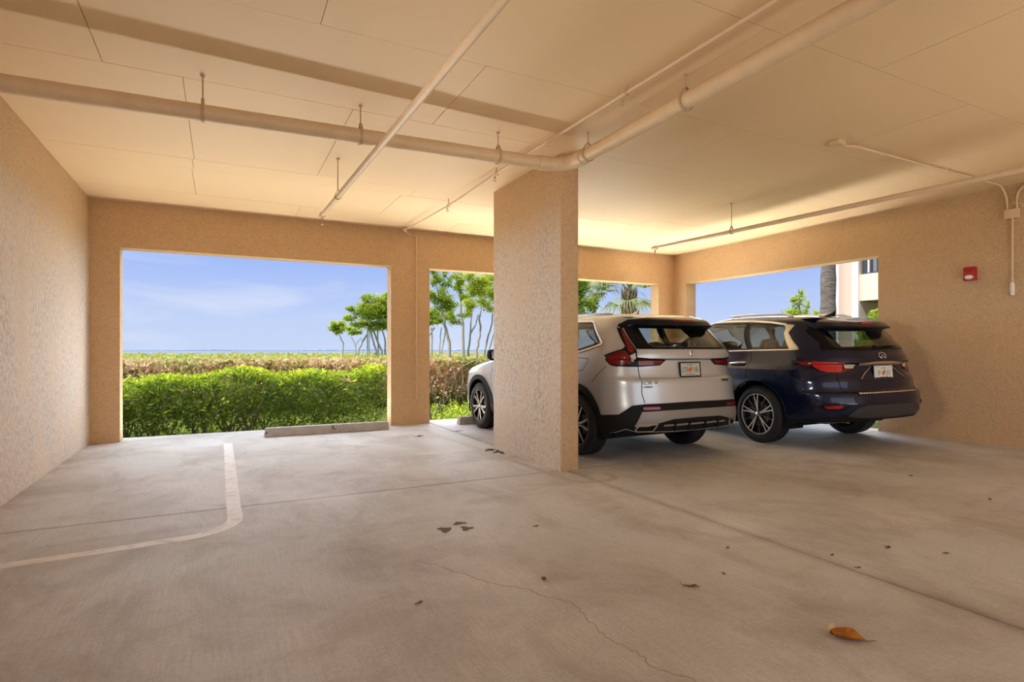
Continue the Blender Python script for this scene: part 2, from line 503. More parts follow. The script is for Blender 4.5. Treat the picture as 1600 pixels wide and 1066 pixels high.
# pillar
mb = MB(); mb.bevel_box(3.12, 5.016, -.02, 3.34, 6.65, CZ+.004, .012)
pl_ = mb.build('pillar', [M['stucco_pillar'], M['stucco_streaked_skylit']], smooth=30, label='free-standing stucco pillar in front of the silver car, streaked with white', category='pillar')
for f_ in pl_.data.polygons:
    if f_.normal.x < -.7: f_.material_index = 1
# ------------------------------------------------------------------ pipes and fittings under the ceiling
def hanger(parent, p, r, mat=None, top=CZ, along='x', loop=True):
    """threaded rod, clevis and ring round a pipe at p"""
    mb = MB(); x, y, z = p
    mb.tube([(x, y, z+r+.045), (x, y, top-.004)], .0055, 8)
    mb.tube([(x, y, top-.012), (x, y, top)], .016, 10)
    rod = mb.build('hanger_rod', M['rod'], parent, smooth=40)
    mb = MB(); n = 28; vs_ = []
    for k in range(n):
        a = 2*PI*k/n; ca, sa = math.cos(a), math.sin(a)
        rr = r+.004
        yy = rr*ca; zz = rr*sa
        if sa > .5 and loop: zz = rr*sa+(sa-.5)*.075; yy *= 1-(sa-.5)*.8     # the yoke rises to the rod
        for w in (-.011, .011):
            for q in (0, .004):
                s_ = 1+q/rr
                vs_.append((x+w, y+yy*s_, z+zz*s_) if along == 'x' else (x+yy*s_, y+w, z+zz*s_))
    fs = []
    for k in range(n):
        a, b = k*4, ((k+1)%n)*4
        fs += [(a, b, b+1, a+1), (a+2, a+3, b+3, b+2), (a, a+2, b+2, b), (a+1, b+1, b+3, a+3)]
    mb.add(vs_, fs)
    mb.build('hanger_ring', M['rod'], parent, smooth=50)
# large drain pipe: along the back, an elbow in front of the pillar, then toward the entrance
PR = .062
dp = empty('drain_pipe', (3.05, 4.80, 3.07), label='thick tan drain pipe under the ceiling with an elbow at the pillar', category='pipe')
def rel(o, pts): return [(Vector(p)-Vector(o.location)) for p in pts]
def dz_(x): return 2.985+(x+1.28)*.0215
mb = MB(); mb.tube(rel(dp, [(XL-.02, 4.8, dz_(XL)), (2.82, 4.8, dz_(2.82))]), PR, 28); mb.build('pipe', M['pipe'], dp, smooth=50)
mb = MB(); mb.tube(rel(dp, [(3.05, 4.56, 3.085), (3.05, -3.9, 3.12)]), PR, 28); mb.build('pipe', M['pipe'], dp, smooth=50)
el = [(2.78, 4.8, dz_(2.78)), (2.84, 4.8, dz_(2.84))]
for k in range(0, 10):
    a = R(k*10); el.append((2.85+.20*math.sin(a), 4.60+.20*math.cos(a), 3.078+.0007*k))
el += [(3.05, 4.54, 3.085)]
mb = MB(); mb.tube(rel(dp, el), PR+.006, 28); mb.build('elbow', M['pipe'], dp, smooth=50)
for a, b in (((2.72, 4.8, dz_(2.72)), (2.80, 4.8, dz_(2.80))), ((3.05, 4.58, 3.0848), (3.05, 4.50, 3.085)), ((2.955, 4.765, 3.08), (2.99, 4.737, 3.081))):
    mb = MB(); mb.tube(rel(dp, [a, b]), PR+.0095, 28); mb.build('coupling', M['pipe'], dp, smooth=50)
for x in (-.125, 1.03, 2.30):
    q = rel(dp, [(x, 4.8, dz_(x))])[0]; hanger(dp, q, PR, top=CZ-dp.location.z, along='x')
for y in (4.42, 3.16, 1.0, -1.2):
    q = rel(dp, [(3.05, y, 3.085)])[0]; hanger(dp, q, PR, top=CZ-dp.location.z, along='y')
def head(mb, x, y, z):
    """a pendent sprinkler head hanging at z"""
    mb.tube([(x, y, z), (x, y, z-.028)], .010, 10)
    mb.tube([(x-.012, y, z-.026), (x-.014, y, z-.042), (x-.003, y, z-.056)], .0028, 6)
    mb.tube([(x+.012, y, z-.026), (x+.014, y, z-.042), (x+.003, y, z-.056)], .0028, 6)
    mb.tube([(x, y, z-.054), (x, y, z-.058)], [.017, .017], 12)
def sprinkler(name, x0, x1, y0, y1, z0, z1, rad, hs, label):
    o = empty(name, (x1, y1, z1), label=label, category='pipe')
    mb = MB(); mb.tube(rel(o, [(x0, y0, z0), (x1, y1, z1)]), rad, 18); mb.build('pipe', M['pipe_small'], o, smooth=50)
    mb = MB(); mb.tube(rel(o, [(x1, y1-.10, z1), (x1, y1+.005, z1)]), rad+.007, 18); mb.build('end_cap', M['pipe_small'], o, smooth=50)
    mb = MB(); mb.tube(rel(o, [(x1, y1-.05, z1-rad), (x1, y1-.05, z1-rad-.03)]), .012, 10)
    head(mb, 0, -.05, -rad-.028); mb.build('sprinkler_head', M['rod'], o, smooth=50)
    for y in hs:
        t = (y-y0)/(y1-y0)
        q = rel(o, [(x0+(x1-x0)*t, y, z0+(z1-z0)*t)])[0]
        hanger(o, q, rad, top=CZ-z1, along='y')
    return o
sprinkler('sprinkler_pipe', 1.24, 1.085, -4.0, 7.25, 2.83, 2.892, .027, (6.23, 2.0, -1.5), 'slim tan sprinkler pipe running from overhead to above the left opening')
sprinkler('sprinkler_pipe', 6.28, 6.28, -4.0, 7.25, 2.74, 2.922, .027, (5.64, 1.6, -1.5), 'slim tan sprinkler pipe on the right, above the dark blue car')
# thin branch line with small pendent heads, stepping down the back wall
th = empty('branch_pipe', (2.68, 9.10, 3.23), label='thin branch pipe close to the ceiling, dropping down the back wall post', category='pipe')
mb = MB(); run = []
for k in range(0, 31):
    t = k/30; y = -4+13.1*t
    sag = .035*math.sin(PI*((y-5.65)/3.4)) if 5.65 < y < 9.1 else 0
    run.append((2.9-.22*t, y, 3.235-sag))
run += [(2.70, 9.20, 3.235), (2.76, 9.27, 3.225)]
mb.tube(rel(th, run), .0125, 12); mb.build('pipe', M['pipe_small'], th, smooth=50)
mb = MB(); mb.tube(rel(th, [(2.76, 9.27, 3.225), (2.80, 9.325, 3.20), (2.92, 9.33, 3.195), (2.935, 9.33, 3.17), (2.935, 9.33, .45)]), .013, 12)
mb.build('drop_pipe', M['pipe_small'], th, smooth=50)
for pq, rq in (([(2.66, 9.10, 3.235), (2.71, 9.21, 3.235)], .024), ([(2.935, 9.33, 3.20), (2.935, 9.33, 3.14)], .019), ([(2.935, 9.33, .49), (2.935, 9.33, .44)], .019)):
    mb = MB(); mb.tube(rel(th, pq), rq, 12); mb.build('fitting', M['pipe_small'], th, smooth=50)
for z in (2.6, 2.0, 1.2, .7):
    mb = MB(); q = rel(th, [(2.935, 9.338, z)])[0]; mb.box(q.x-.03, q.y-.012, q.z-.008, q.x+.03, q.y+.02, q.z+.008); mb.build('pipe_clip', M['pipe_small'], th)
for y in (7.2, 5.75, 3.5, 1.2):
    t = (y+4)/13.1; x = 2.9-.22*t
    sag = .035*math.sin(PI*((y-5.65)/3.4)) if 5.65 < y < 9.1 else 0
    q = rel(th, [(x, y, 3.235-sag)])[0]
    mb = MB(); mb.tube([(q.x, q.y, q.z+.01), (q.x, q.y, CZ-3.23)], .006, 8)
    mb.tube([(q.x-.018, q.y, q.z), (q.x-.012, q.y, q.z+.018), (q.x+.012, q.y, q.z+.018), (q.x+.018, q.y, q.z), (q.x+.012, q.y, q.z-.018), (q.x-.012, q.y, q.z-.018), (q.x-.018, q.y, q.z)], .004, 6)
    mb.build('hanger_ring', M['rod'], th, smooth=50)
    mb = MB(); head(mb, q.x+.01, q.y+.07, q.z-.012); mb.build('sprinkler_head', M['rod'], th, smooth=50)
# conduit on the ceiling, its boxes and the drop on the right wall
cy = 3.50
cb = empty('junction_box', (5.33, cy, CZ), label='small square junction box on the ceiling where the conduit starts', category='box')
mb = MB(); mb.bevel_box(-.055, -.055, -.045, .055, .055, 0, .006); mb.build('box_body', M['pipe'], cb, smooth=30)
mb = MB(); mb.bevel_box(-.06, -.06, -.05, .06, .06, -.044, .002); mb.build('cover_plate', M['pipe'], cb, smooth=30)
cd = empty('conduit', (8.6, cy, 3.26), label='thin conduit crossing the ceiling and bending down the right wall', category='conduit')
pts = [(5.385, cy, CZ-.024), (5.48, cy-.005, CZ-.026), (5.60, cy-.02, CZ-.016)]
pts += [(6.5, cy-.01, CZ-.015), (8.40, cy-.005, CZ-.015)]
for k in range(1, 10):
    a = R(k*10); pts.append((8.40+.255*math.sin(a), cy-.005, CZ-.015-.255*(1-math.cos(a))))
pts += [(8.655, cy-.005, 2.97)]
mb = MB(); mb.tube(rel(cd, pts), .0125, 12); mb.build('pipe', M['pipe_small'], cd, smooth=50)
for x in (6.05, 7.2):
    mb = MB(); q = rel(cd, [(x, cy-.01, CZ-.015)])[0]; mb.box(q.x-.01, q.y-.035, q.z-.004, q.x+.01, q.y+.035, q.z+.015); mb.build('pipe_clip', M['pipe_small'], cd)
mb = MB(); mb.tube(rel(cd, [(6.0, cy-.012, CZ-.016), (6.08, cy-.012, CZ-.016)]), .018, 12); mb.build('coupling', M['pipe_small'], cd, smooth=50)
c2 = empty('conduit', (8.65, 3.40, 3.2), label='short conduit curving from the ceiling into the wall box from the right', category='conduit')
pts = [(8.655, 2.2, CZ-.015), (8.655, 3.24, CZ-.015)]
for k in range(1, 10):
    a = R(k*10); pts.append((8.655, 3.24+.16*math.sin(a), CZ-.015-.16*(1-math.cos(a))))
pts += [(8.655, 3.40, 2.97)]
mb = MB(); mb.tube(rel(c2, pts), .0125, 12); mb.build('pipe', M['pipe_small'], c2, smooth=50)
mb = MB(); q = rel(c2, [(8.66, 3.40, 3.05)])[0]; mb.box(q.x-.012, q.y-.035, q.z-.008, q.x+.02, q.y+.035, q.z+.008); mb.build('pipe_clip', M['pipe_small'], c2)
wb = empty('wall_box', (XR, 3.445, 2.93), label='square tan electrical box high on the right wall joining two conduits', category='box')
mb = MB(); mb.bevel_box(-.05, -.07, -.055, 0, .07, .055, .006); mb.build('box_body', M['pipe_small'], wb, smooth=30)
mb = MB(); mb.bevel_box(-.055, -.074, -.058, -.049, .074, .058, .003); mb.build('cover_plate', M['pipe_small'], wb, smooth=30)
c3 = empty('conduit', (8.66, 3.44, 2.4), label='straight conduit running down the right wall below the square box', category='conduit')
mb = MB(); mb.tube(rel(c3, [(8.658, 3.445, 2.88), (8.658, 3.445, 2.06)]), .0125, 12); mb.build('pipe', M['pipe_small'], c3, smooth=50)
mb = MB(); mb.tube(rel(c3, [(8.656, 3.445, 2.09), (8.656, 3.445, 2.06), (8.656, 3.445, 2.0), (8.656, 3.445, 1.93)]), [.018, .024, .026, .022], 12)
mb.build('end_fitting', M['trim_white'], c3, smooth=50)
for z in (2.84, 2.35):
    mb = MB(); q = rel(c3, [(8.662, 3.445, z)])[0]; mb.box(q.x-.008, q.y-.032, q.z-.008, q.x+.018, q.y+.032, q.z+.008); mb.build('pipe_clip', M['pipe_small'], c3)
# fire alarm
M['alarm_red'] = plain('alarm_red_plastic', (.42, .012, .018), .35, grain=.1)
M['clear_lens'] = plain('strobe_lens', (.78, .80, .82), .12, spec=.8, grain=.02)
fa = empty('fire_alarm', (XR, 3.88, 2.244), label='red fire alarm strobe with a clear lens on the right wall', category='alarm')
mb = MB(); mb.bevel_box(-.045, -.06, -.085, 0, .06, .085, .006); mb.build('back_box', M['alarm_red'], fa, smooth=30)
mb = MB(); mb.bevel_box(-.075, -.066, -.09, -.044, .066, .09, .012); mb.build('housing', M['alarm_red'], fa, smooth=30)
mb = MB()
for k in range(4): mb.box(-.078, -.04+k*.024, .035, -.0745, -.028+k*.024, .065)
mb.build('horn_grille', M['alarm_red'], fa)
bm = bmesh.new(); bmesh.ops.create_uvsphere(bm, u_segments=20, v_segments=12, radius=1)
mb = MB(); mb.bm(bm, 0, Matrix.Translation((-.074, 0, -.045)) @ Matrix.Diagonal((.028, .048, .03, 1))); mb.build('strobe_lens', M['clear_lens'], fa, smooth=180, label='clear domed strobe lens')
# ------------------------------------------------------------------ wheel stops
def wheel_stop(x0, x1, y, label, holes=True):
    o = empty('wheel_stop', ((x0+x1)/2, y, 0), label=label, category='wheel stop', group='concrete wheel stops')
    L = (x1-x0)/2
    bm = bmesh.new()
    prof = [(-.075, .0), (-.075, .05), (-.058, .125), (.058, .125), (.075, .05), (.075, 0)]
    vs0 = [bm.verts.new((-L+(.02 if z > .06 else 0), a, z)) for a, z in prof]
    vs1 = [bm.verts.new((L-(.02 if z > .06 else 0), a, z)) for a, z in prof]
    n = len(prof)
    for i in range(n): bm.faces.new((vs0[i], vs0[(i+1)%n], vs1[(i+1)%n], vs1[i]))
    bm.faces.new(vs0[::-1]); bm.faces.new(vs1)
    bmesh.ops.bevel(bm, geom=[e_ for e_ in bm.edges], offset=.008, segments=2, affect='EDGES')
    mb = MB(); mb.bm(bm); mb.build('stop_body', M['wheel_stop'], o, smooth=35)
    for sx in (-.62, .62):
        mb = MB(); mb.tube([(sx*L*1.2, 0, .10), (sx*L*1.2, 0, .131)], .012, 10); mb.build('anchor_pin', M['rod'], o, smooth=40)
    return o
ws = wheel_stop(.545, 2.365, 8.985, 'long pale concrete wheel stop on the floor at the left opening')
# its stencilled bay mark, mostly worn away
mb = MB()
def chip(u0, u1, v0, v1, d=0):
    # on the sloping front face of the stop
    def P(u, v): return (u, -.0755+v*.017/.075-.0005, .05+v)
    mb.add([P(u0+d, v0), P(u1+d, v0), P(u1, v1), P(u0, v1)], [(0,1,2,3)])
chip(.03, .045, .005, .055); chip(.045, .062, .035, .055); chip(.052, .072, .0, .028, .006); chip(.035, .04, .058, .066)
mb.build('stencil_mark', M['joint'], ws)
mb = MB(); mb.add([(-.90, -.0765, .05), (-.87, -.0765, .05), (-.872, -.0705, .075), (-.892, -.0705, .075)], [(0,1,2,3)])
M['rust'] = plain('rust_stain', (.14, .04, .03), .8)
mb.build('rust_mark', M['rust'], ws)
wheel_stop(3.57, 5.35, 9.02, 'concrete wheel stop under the nose of the silver car')
# ---- car surface maths (numpy only) ----
def pchip(xs, ys):
    xs=np.array(xs,float); ys=np.array(ys,float)
    h=np.diff(xs); d=np.diff(ys)/h
    m=np.zeros(len(xs)); m[0]=d[0]; m[-1]=d[-1]
    for i in range(1,len(xs)-1):
        if d[i-1]*d[i]>0:
            w1=2*h[i]+h[i-1]; w2=h[i]+2*h[i-1]
            m[i]=(w1+w2)/(w1/d[i-1]+w2/d[i])
    def f(x):
        x=np.clip(np.asarray(x,float),xs[0],xs[-1])
        i=np.clip(np.searchsorted(xs,x)-1,0,len(h)-1)
        t=(x-xs[i])/h[i]
        return ((1+2*t)*(1-t)**2*ys[i]+t*(1-t)**2*h[i]*m[i]+t*t*(3-2*t)*ys[i+1]+t*t*(t-1)*h[i]*m[i+1])
    return f
def sstep(a,b,x):
    t=np.clip((np.asarray(x,float)-a)/(b-a),0,1); return t*t*(3-2*t)
class CarSurf:
    """Left half of a car body as a grid of points S(q,h): q runs along the waist from the rear centre
    round the corner and along the side to the nose, h is the nominal height."""
    def __init__(s, T, LA=1.3, LB=2.7, LC=1.2, nA=80, nB=130, nC=40, dh=.0125):
        s.T=T; s.LA,s.LB,s.LC=LA,LB,LC
        s.h=np.arange(T['h0'],T['h1']+1e-6,dh); s.h[-1]=T['h1']
        s.q=np.concatenate([np.linspace(0,LA,nA+1),LA+np.linspace(0,LB,nB+1)[1:],LA+LB+np.linspace(0,LC,nC+1)[1:]])
        W,YR,BR,NR,YF,BF,NF=[pchip(*zip(*T[k])) for k in ('w','yr','br','nr','yf','bf','nf')]
        G=np.zeros((len(s.h),len(s.q),3))
        t=np.linspace(0,1,241)**1.0*math.pi/2
        for i,h in enumerate(s.h):
            w,yr,b,n,yf,bf,nf=[float(f(h)) for f in (W,YR,BR,NR,YF,BF,NF)]
            x=w*np.sin(t)**(2/n); y=yr+b*(1-np.maximum(np.cos(t),0)**(2/n))
            a=np.concatenate([[0],np.cumsum(np.hypot(np.diff(x),np.diff(y)))]); a/=a[-1]
            f=np.linspace(0,1,nA+1); xa=np.interp(f,a,x); ya=np.interp(f,a,y)
            y0=yr+b; y1=yf-bf
            yb=np.linspace(y0,y1,nB+1)[1:]; xb=np.full(nB,w)
            x=w*np.cos(t)**(2/nf); x[-1]=0; y=y1+bf*np.sin(t)**(2/nf)
            a=np.concatenate([[0],np.cumsum(np.hypot(np.diff(x),np.diff(y)))]); a/=a[-1]
            f=np.linspace(0,1,nC+1)[1:]; xc=np.interp(f,a,x); yc=np.interp(f,a,y)
            G[i,:,0]=np.concatenate([xa,xb,xc]); G[i,:,1]=np.concatenate([ya,yb,yc]); G[i,:,2]=h
        s.G=G; T['warp'](s)
        s.G[:,:,0]*=-1
        s.normals()
    def normals(s):
        dq=np.gradient(s.G,axis=1); dh=np.gradient(s.G,axis=0)
        n=np.cross(dh,dq); l=np.linalg.norm(n,axis=2,keepdims=True); l[l<1e-12]=1
        n/=l
        # outward: pointing away from the axis x=0,y=mid
        ref=s.G-np.array([0,2.4,.9]); sg=np.sign((n*ref).sum(2)); 
        if np.median(sg)<0: n=-n
        s.N=n
    def at(s,q,h,A=None):
        A=s.G if A is None else A
        q=np.abs(np.asarray(q,float)); h=np.asarray(h,float)
        fq=np.interp(q,s.q,np.arange(len(s.q))); fh=np.interp(h,s.h,np.arange(len(s.h)))
        j=np.clip(fq.astype(int),0,len(s.q)-2); i=np.clip(fh.astype(int),0,len(s.h)-2)
        u=(fq-j)[...,None]; v=(fh-i)[...,None]
        return A[i,j]*(1-u)*(1-v)+A[i,j+1]*u*(1-v)+A[i+1,j]*(1-u)*v+A[i+1,j+1]*u*v
    def P(s,q,h,off=0.0):
        p=s.at(q,h); n=s.at(q,h,s.N); n/=np.linalg.norm(n,axis=-1,keepdims=True)
        r=p+n*np.asarray(off)[...,None] if np.ndim(off) else p+n*off
        sg=np.where(np.asarray(q)<0,-1.,1.)
        r=r.copy(); r[...,0]*=sg; return r
def bump(x,c,w): return np.exp(-((x-c)/w)**2)
def warp_silver(s):
    G=s.G; y=G[:,:,1]; z=G[:,:,2].copy(); x=G[:,:,0]
    # roof falls toward the back and front
    k=sstep(1.15,1.62,z)
    G[:,:,2]-=k*(.05*np.clip((1.6-y)/1.4,0,1.2)**2+.10*np.clip((y-1.7)/1.6,0,1.5)**2)
    # plan taper
    side=np.clip(np.abs(x)/.93,0,1)**2
    G[:,:,0]*=1-.03*np.clip((y-2.6)/2,0,1)**2*side-.035*np.clip((1.2-y)/1.2,0,1)**2*side
    # hollow of the doors and a haunch over the rear wheel
    G[:,:,0]-=.018*bump(z,.62,.16)*sstep(1.3,1.7,y)*(1-sstep(3.1,3.5,y))
    G[:,:,0]+=.012*(bump(y,1.02,.5)+bump(y,3.72,.5))*bump(z,.72,.2)
SILVER=dict(h0=.24,h1=1.70,warp=warp_silver,
 w=[(0.24,.85),(0.32,.895),(0.45,.92),(0.7,.93),(0.9,.928),(1,.92),(1.08,.905),(1.15,.89),(1.31,.835),(1.475,.77),(1.585,.715),(1.64,.675),(1.673,.63),(1.7,.55)],
 yr=[(0.24,.16),(0.32,.06),(0.4,.02),(0.52,.0),(0.62,.005),(0.7,.02),(0.8,.035),(0.9,.045),(0.935,.058),(0.955,.09),(1,.105),(1.1,.118),(1.148,.118),(1.163,.075),(1.2,.075),(1.266,.09),(1.288,.10),(1.42,.19),(1.53,.27),(1.607,.325),(1.662,.37),(1.7,.43)],
 br=[(0.24,.50),(0.6,.50),(1,.50),(1.31,.46),(1.53,.42),(1.7,.36)],
 nr=[(0.24,3.2),(0.7,3.2),(1,3.4),(1.31,3.5),(1.5,3.0),(1.7,2.7)],
 yf=[(0.24,4.58),(0.4,4.68),(0.6,4.69),(0.78,4.66),(0.89,4.60),(0.96,4.46),(1.02,4.18),(1.075,3.80),(1.11,3.50),(1.2,3.28),(1.42,2.86),(1.585,2.50),(1.662,2.25),(1.7,2.05)],
 bf=[(0.24,.75),(0.7,.8),(1,.7),(1.1,.5),(1.7,.4)],
 nf=[(0.24,2.8),(1,2.8),(1.7,2.6)])
def warp_blue(s):
    G=s.G; y=G[:,:,1]; z=G[:,:,2].copy(); x=G[:,:,0]
    k=sstep(1.15,1.66,z)
    G[:,:,2]-=k*(.085*np.clip((1.9-y)/1.6,0,1.2)**2+.12*np.clip((y-2.1)/1.6,0,1.5)**2)
    side=np.clip(np.abs(x)/.98,0,1)**2
    G[:,:,0]*=1-.03*np.clip((y-2.9)/2,0,1)**2*side-.045*np.clip((1.5-y)/1.5,0,1)**2*side
    G[:,:,0]-=.02*bump(z,.60,.17)*sstep(1.6,2.1,y)*(1-sstep(3.4,3.8,y))
    G[:,:,0]+=.02*(bump(y,1.2,.55)+bump(y,4.1,.55))*bump(z,.80,.2)
    G[:,:,0]+=.014*bump(z,.97,.05)*sstep(.6,1.4,y)
BLUE=dict(h0=.24,h1=1.70,warp=warp_blue,
 w=[(.24,.86),(.32,.92),(.45,.955),(.7,.975),(.85,.98),(.98,.972),(1.05,.94),(1.12,.915),(1.3,.855),(1.48,.785),(1.58,.735),(1.64,.69),(1.68,.63),(1.70,.56)],
 yr=[(.24,.30),(.32,.16),(.40,.06),(.50,.01),(.60,.0),(.69,.015),(.715,.03),(.73,.07),(.78,.09),(.86,.10),(.95,.14),(1.05,.15),(1.07,.12),(1.12,.125),(1.20,.16),(1.24,.175),(1.35,.25),(1.50,.37),(1.60,.46),(1.66,.53),(1.70,.60)],
 br=[(.24,.62),(.6,.62),(1.0,.62),(1.3,.56),(1.5,.50),(1.70,.44)],
 nr=[(.24,2.9),(.7,2.8),(1.0,2.6),(1.3,2.5),(1.70,2.5)],
 yf=[(.24,4.85),(.4,4.97),(.6,5.0),(.78,4.96),(.88,4.86),(.95,4.65),(1.02,4.3),(1.07,3.95),(1.10,3.75),(1.2,3.55),(1.4,3.12),(1.55,2.78),(1.66,2.45),(1.70,2.25)],
 bf=[(.24,.8),(.7,.85),(1.0,.7),(1.1,.5),(1.70,.4)],
 nf=[(.24,2.8),(1.0,2.8),(1.70,2.6)])
# ------------------------------------------------------------------ cars
def poly_sdf(poly, X, Y):
    """signed distance to a polygon, positive inside"""
    P = np.asarray(poly, float); n = len(P)
    d = np.full(X.shape, 1e9); ins = np.zeros(X.shape, bool)
    for i in range(n):
        a = P[i]; b = P[(i+1) % n]; e_ = b-a
        t = np.clip(((X-a[0])*e_[0]+(Y-a[1])*e_[1])/max(e_@e_, 1e-12), 0, 1)
        d = np.minimum(d, np.hypot(X-a[0]-t*e_[0], Y-a[1]-t*e_[1]))
        if abs(b[1]-a[1]) > 1e-12:
            ins ^= ((a[1] > Y) != (b[1] > Y)) & (X < (b[0]-a[0])*(Y-a[1])/(b[1]-a[1])+a[0])
    return np.where(ins, d, -d)
def march(f, pos):
    """keep the region f>0 of a grid; pos (n,m,3). returns verts, faces"""
    n, m = f.shape
    V = []; F = []; key = {}
    def vert(i, j):
        k = (i, j)
        if k not in key: key[k] = len(V); V.append(pos[i, j])
        return key[k]
    def cut(i, j, k, l):
        kk = (i, j, k, l) if (i, j) < (k, l) else (k, l, i, j)
        if kk not in key:
            a, b = f[kk[0], kk[1]], f[kk[2], kk[3]]
            t = min(max(a/(a-b), .02), .98)
            key[kk] = len(V); V.append(pos[kk[0], kk[1]]*(1-t)+pos[kk[2], kk[3]]*t)
        return key[kk]
    ins = f > 0
    any_ = ins[:-1,:-1] | ins[1:,:-1] | ins[:-1,1:] | ins[1:,1:]
    for i, j in zip(*np.nonzero(any_)):
        c = ((i, j), (i, j+1), (i+1, j+1), (i+1, j))
        s = [ins[a] for a in c]
        if all(s): F.append([vert(*a) for a in c]); continue
        r = []
        for k in range(4):
            a, b = c[k], c[(k+1) % 4]
            if s[k]: r.append(vert(*a))
            if s[k] != s[(k+1) % 4]: r.append(cut(*a, *b))
        if len(r) >= 3: F.append(r)
    return V, F
def skirt(V, F, D):
    """extrude the open rim of a sheet inward by the per-vertex vector D"""
    cnt = {}
    for f in F:
        for k in range(len(f)):
            e_ = (f[k], f[(k+1) % len(f)])
            kk = (min(e_), max(e_)); cnt.setdefault(kk, []).append(e_)
    mp_ = {}
    for kk, es in cnt.items():
        if len(es) == 1:
            a, b = es[0]
            for v in (a, b):
                if v not in mp_: mp_[v] = len(V); V.append(V[v]+D[v])
            F.append([b, a, mp_[a], mp_[b]])
    return V, F
class Car:
    def __init__(s, T, root, arches, paint):
        s.s = CarSurf(T); s.root = root; s.arches = arches; s.paint = paint
        s.Q = s.s.q[-1]
    def arch_sdf(s, P):
        f = np.full(P.shape[:-1], 1e9)
        for (y, z, r) in s.arches: f = np.minimum(f, np.hypot(P[...,1]-y, P[...,2]-z)-r)
        return f
    def q_of_y(s, y, h):
        i = np.argmin(abs(s.s.h-h)); return float(np.interp(y, s.s.G[i,:,1], s.s.q))
    def yz(s, pts): return [(s.q_of_y(y, z), z) for y, z in pts]
    def mesh(s, V, F, name, mats, smooth=38):
        me = bpy.data.meshes.new(name)
        me.from_pydata([tuple(map(float, v)) for v in V], [], F)
        for m in (mats if isinstance(mats, (list, tuple)) else [mats]): me.materials.append(m)
        bm = bmesh.new(); bm.from_mesh(me)
        bmesh.ops.remove_doubles(bm, verts=bm.verts[:], dist=1e-5)
        bmesh.ops.recalc_face_normals(bm, faces=bm.faces[:])
        bm.to_mesh(me); bm.free()
        me.polygons.foreach_set('use_smooth', [True]*len(me.polygons))
        me.set_sharp_from_angle(angle=R(smooth))
        return me
    def panel(s, name, poly, mat, off=.002, thick=.006, res=.011, ring=0, cut=None, arch=False, mirror=True, parent=None, grow=0, push=None, **props):
        """a sheet lying on the body inside a (q,h) polygon, with a rim; both sides when mirror"""
        poly = np.asarray(poly, float)
        q0, h0 = poly.min(0)-2*res-grow; q1, h1 = poly.max(0)+2*res+grow
        h0 = max(h0, s.s.h[0]); h1 = min(h1, s.s.h[-1]); q1 = min(q1, s.Q); q0 = max(q0, -s.Q)
        qs = np.linspace(q0, q1, max(3, int((q1-q0)/res)+2)); hs = np.linspace(h0, h1, max(3, int((h1-h0)/res)+2))
        X, Y = np.meshgrid(qs, hs)
        f = poly_sdf(poly, X, Y)+grow
        if ring: f = np.minimum(f, ring-f)
        if cut is not None: f = np.minimum(f, -poly_sdf(cut, X, Y))
        P = s.s.P(X, Y, off); 
        if arch: f = np.minimum(f, s.arch_sdf(P))
        if push is not None: P = P+push(X, Y)
        N = s.s.at(X, Y, s.s.N); N[...,0] *= np.where(X < 0, -1, 1)
        A = np.concatenate([P, N], -1)
        V, F = march(f, A)
        if not F: print('empty panel', name); return []
        V = [np.asarray(v) for v in V]
        pos = [v[:3] for v in V]; D = [-v[3:]*thick for v in V]
        pos, F = skirt(pos, F, D)
        out = []
        for sg in ((1, -1) if mirror else (1,)):
            me = s.mesh([(v[0]*sg, v[1], v[2]) for v in pos], F, name, mat)
            out.append(link(name, me, parent or s.root, **props))
        return out
    def ribbon(s, name, pts, w, mat, off=.001, h=.003, closed=False, mirror=True, parent=None, step=.02, **props):
        pts = [tuple(p) for p in pts]
        if closed: pts = pts+[pts[0]]
        q = []; 
        for a, b in zip(pts[:-1], pts[1:]):
            pa, pb = s.s.P(np.array([a[0], b[0]]), np.array([a[1], b[1]]))
            n = max(2, int(np.linalg.norm(pb-pa)/step)+1)
            for k in range(n): q.append((a[0]+(b[0]-a[0])*k/n, a[1]+(b[1]-a[1])*k/n))
        if not closed: q.append(pts[-1])
        q = np.array(q)
        P = s.s.P(q[:,0], q[:,1]); N = s.s.at(q[:,0], q[:,1], s.s.N); N[:,0] *= np.where(q[:,0] < 0, -1, 1)
        N /= np.linalg.norm(N, axis=1, keepdims=True)
        n = len(P)
        T = (np.roll(P, -1, 0)-np.roll(P, 1, 0)) if closed else np.gradient(P, axis=0)
        T /= np.maximum(np.linalg.norm(T, axis=1, keepdims=True), 1e-9)
        B = np.cross(N, T)
        V = []
        for i in range(n):
            for (u, v) in ((-.5, off-h*.3), (-.36, off+h), (.36, off+h), (.5, off-h*.3)):
                V.append(P[i]+B[i]*u*w+N[i]*v)
        F = []
        for i in range(n if closed else n-1):
            j = (i+1) % n
            for k in range(3): F.append([i*4+k, j*4+k, j*4+k+1, i*4+k+1])
        if not closed: F += [[0,1,2,3], [(n-1)*4+k for k in (3,2,1,0)]]
        for sg in ((1, -1) if mirror else (1,)):
            me = s.mesh([(v[0]*sg, v[1], v[2]) for v in V], F, name, mat, 60)
            link(name, me, parent or s.root, **props)
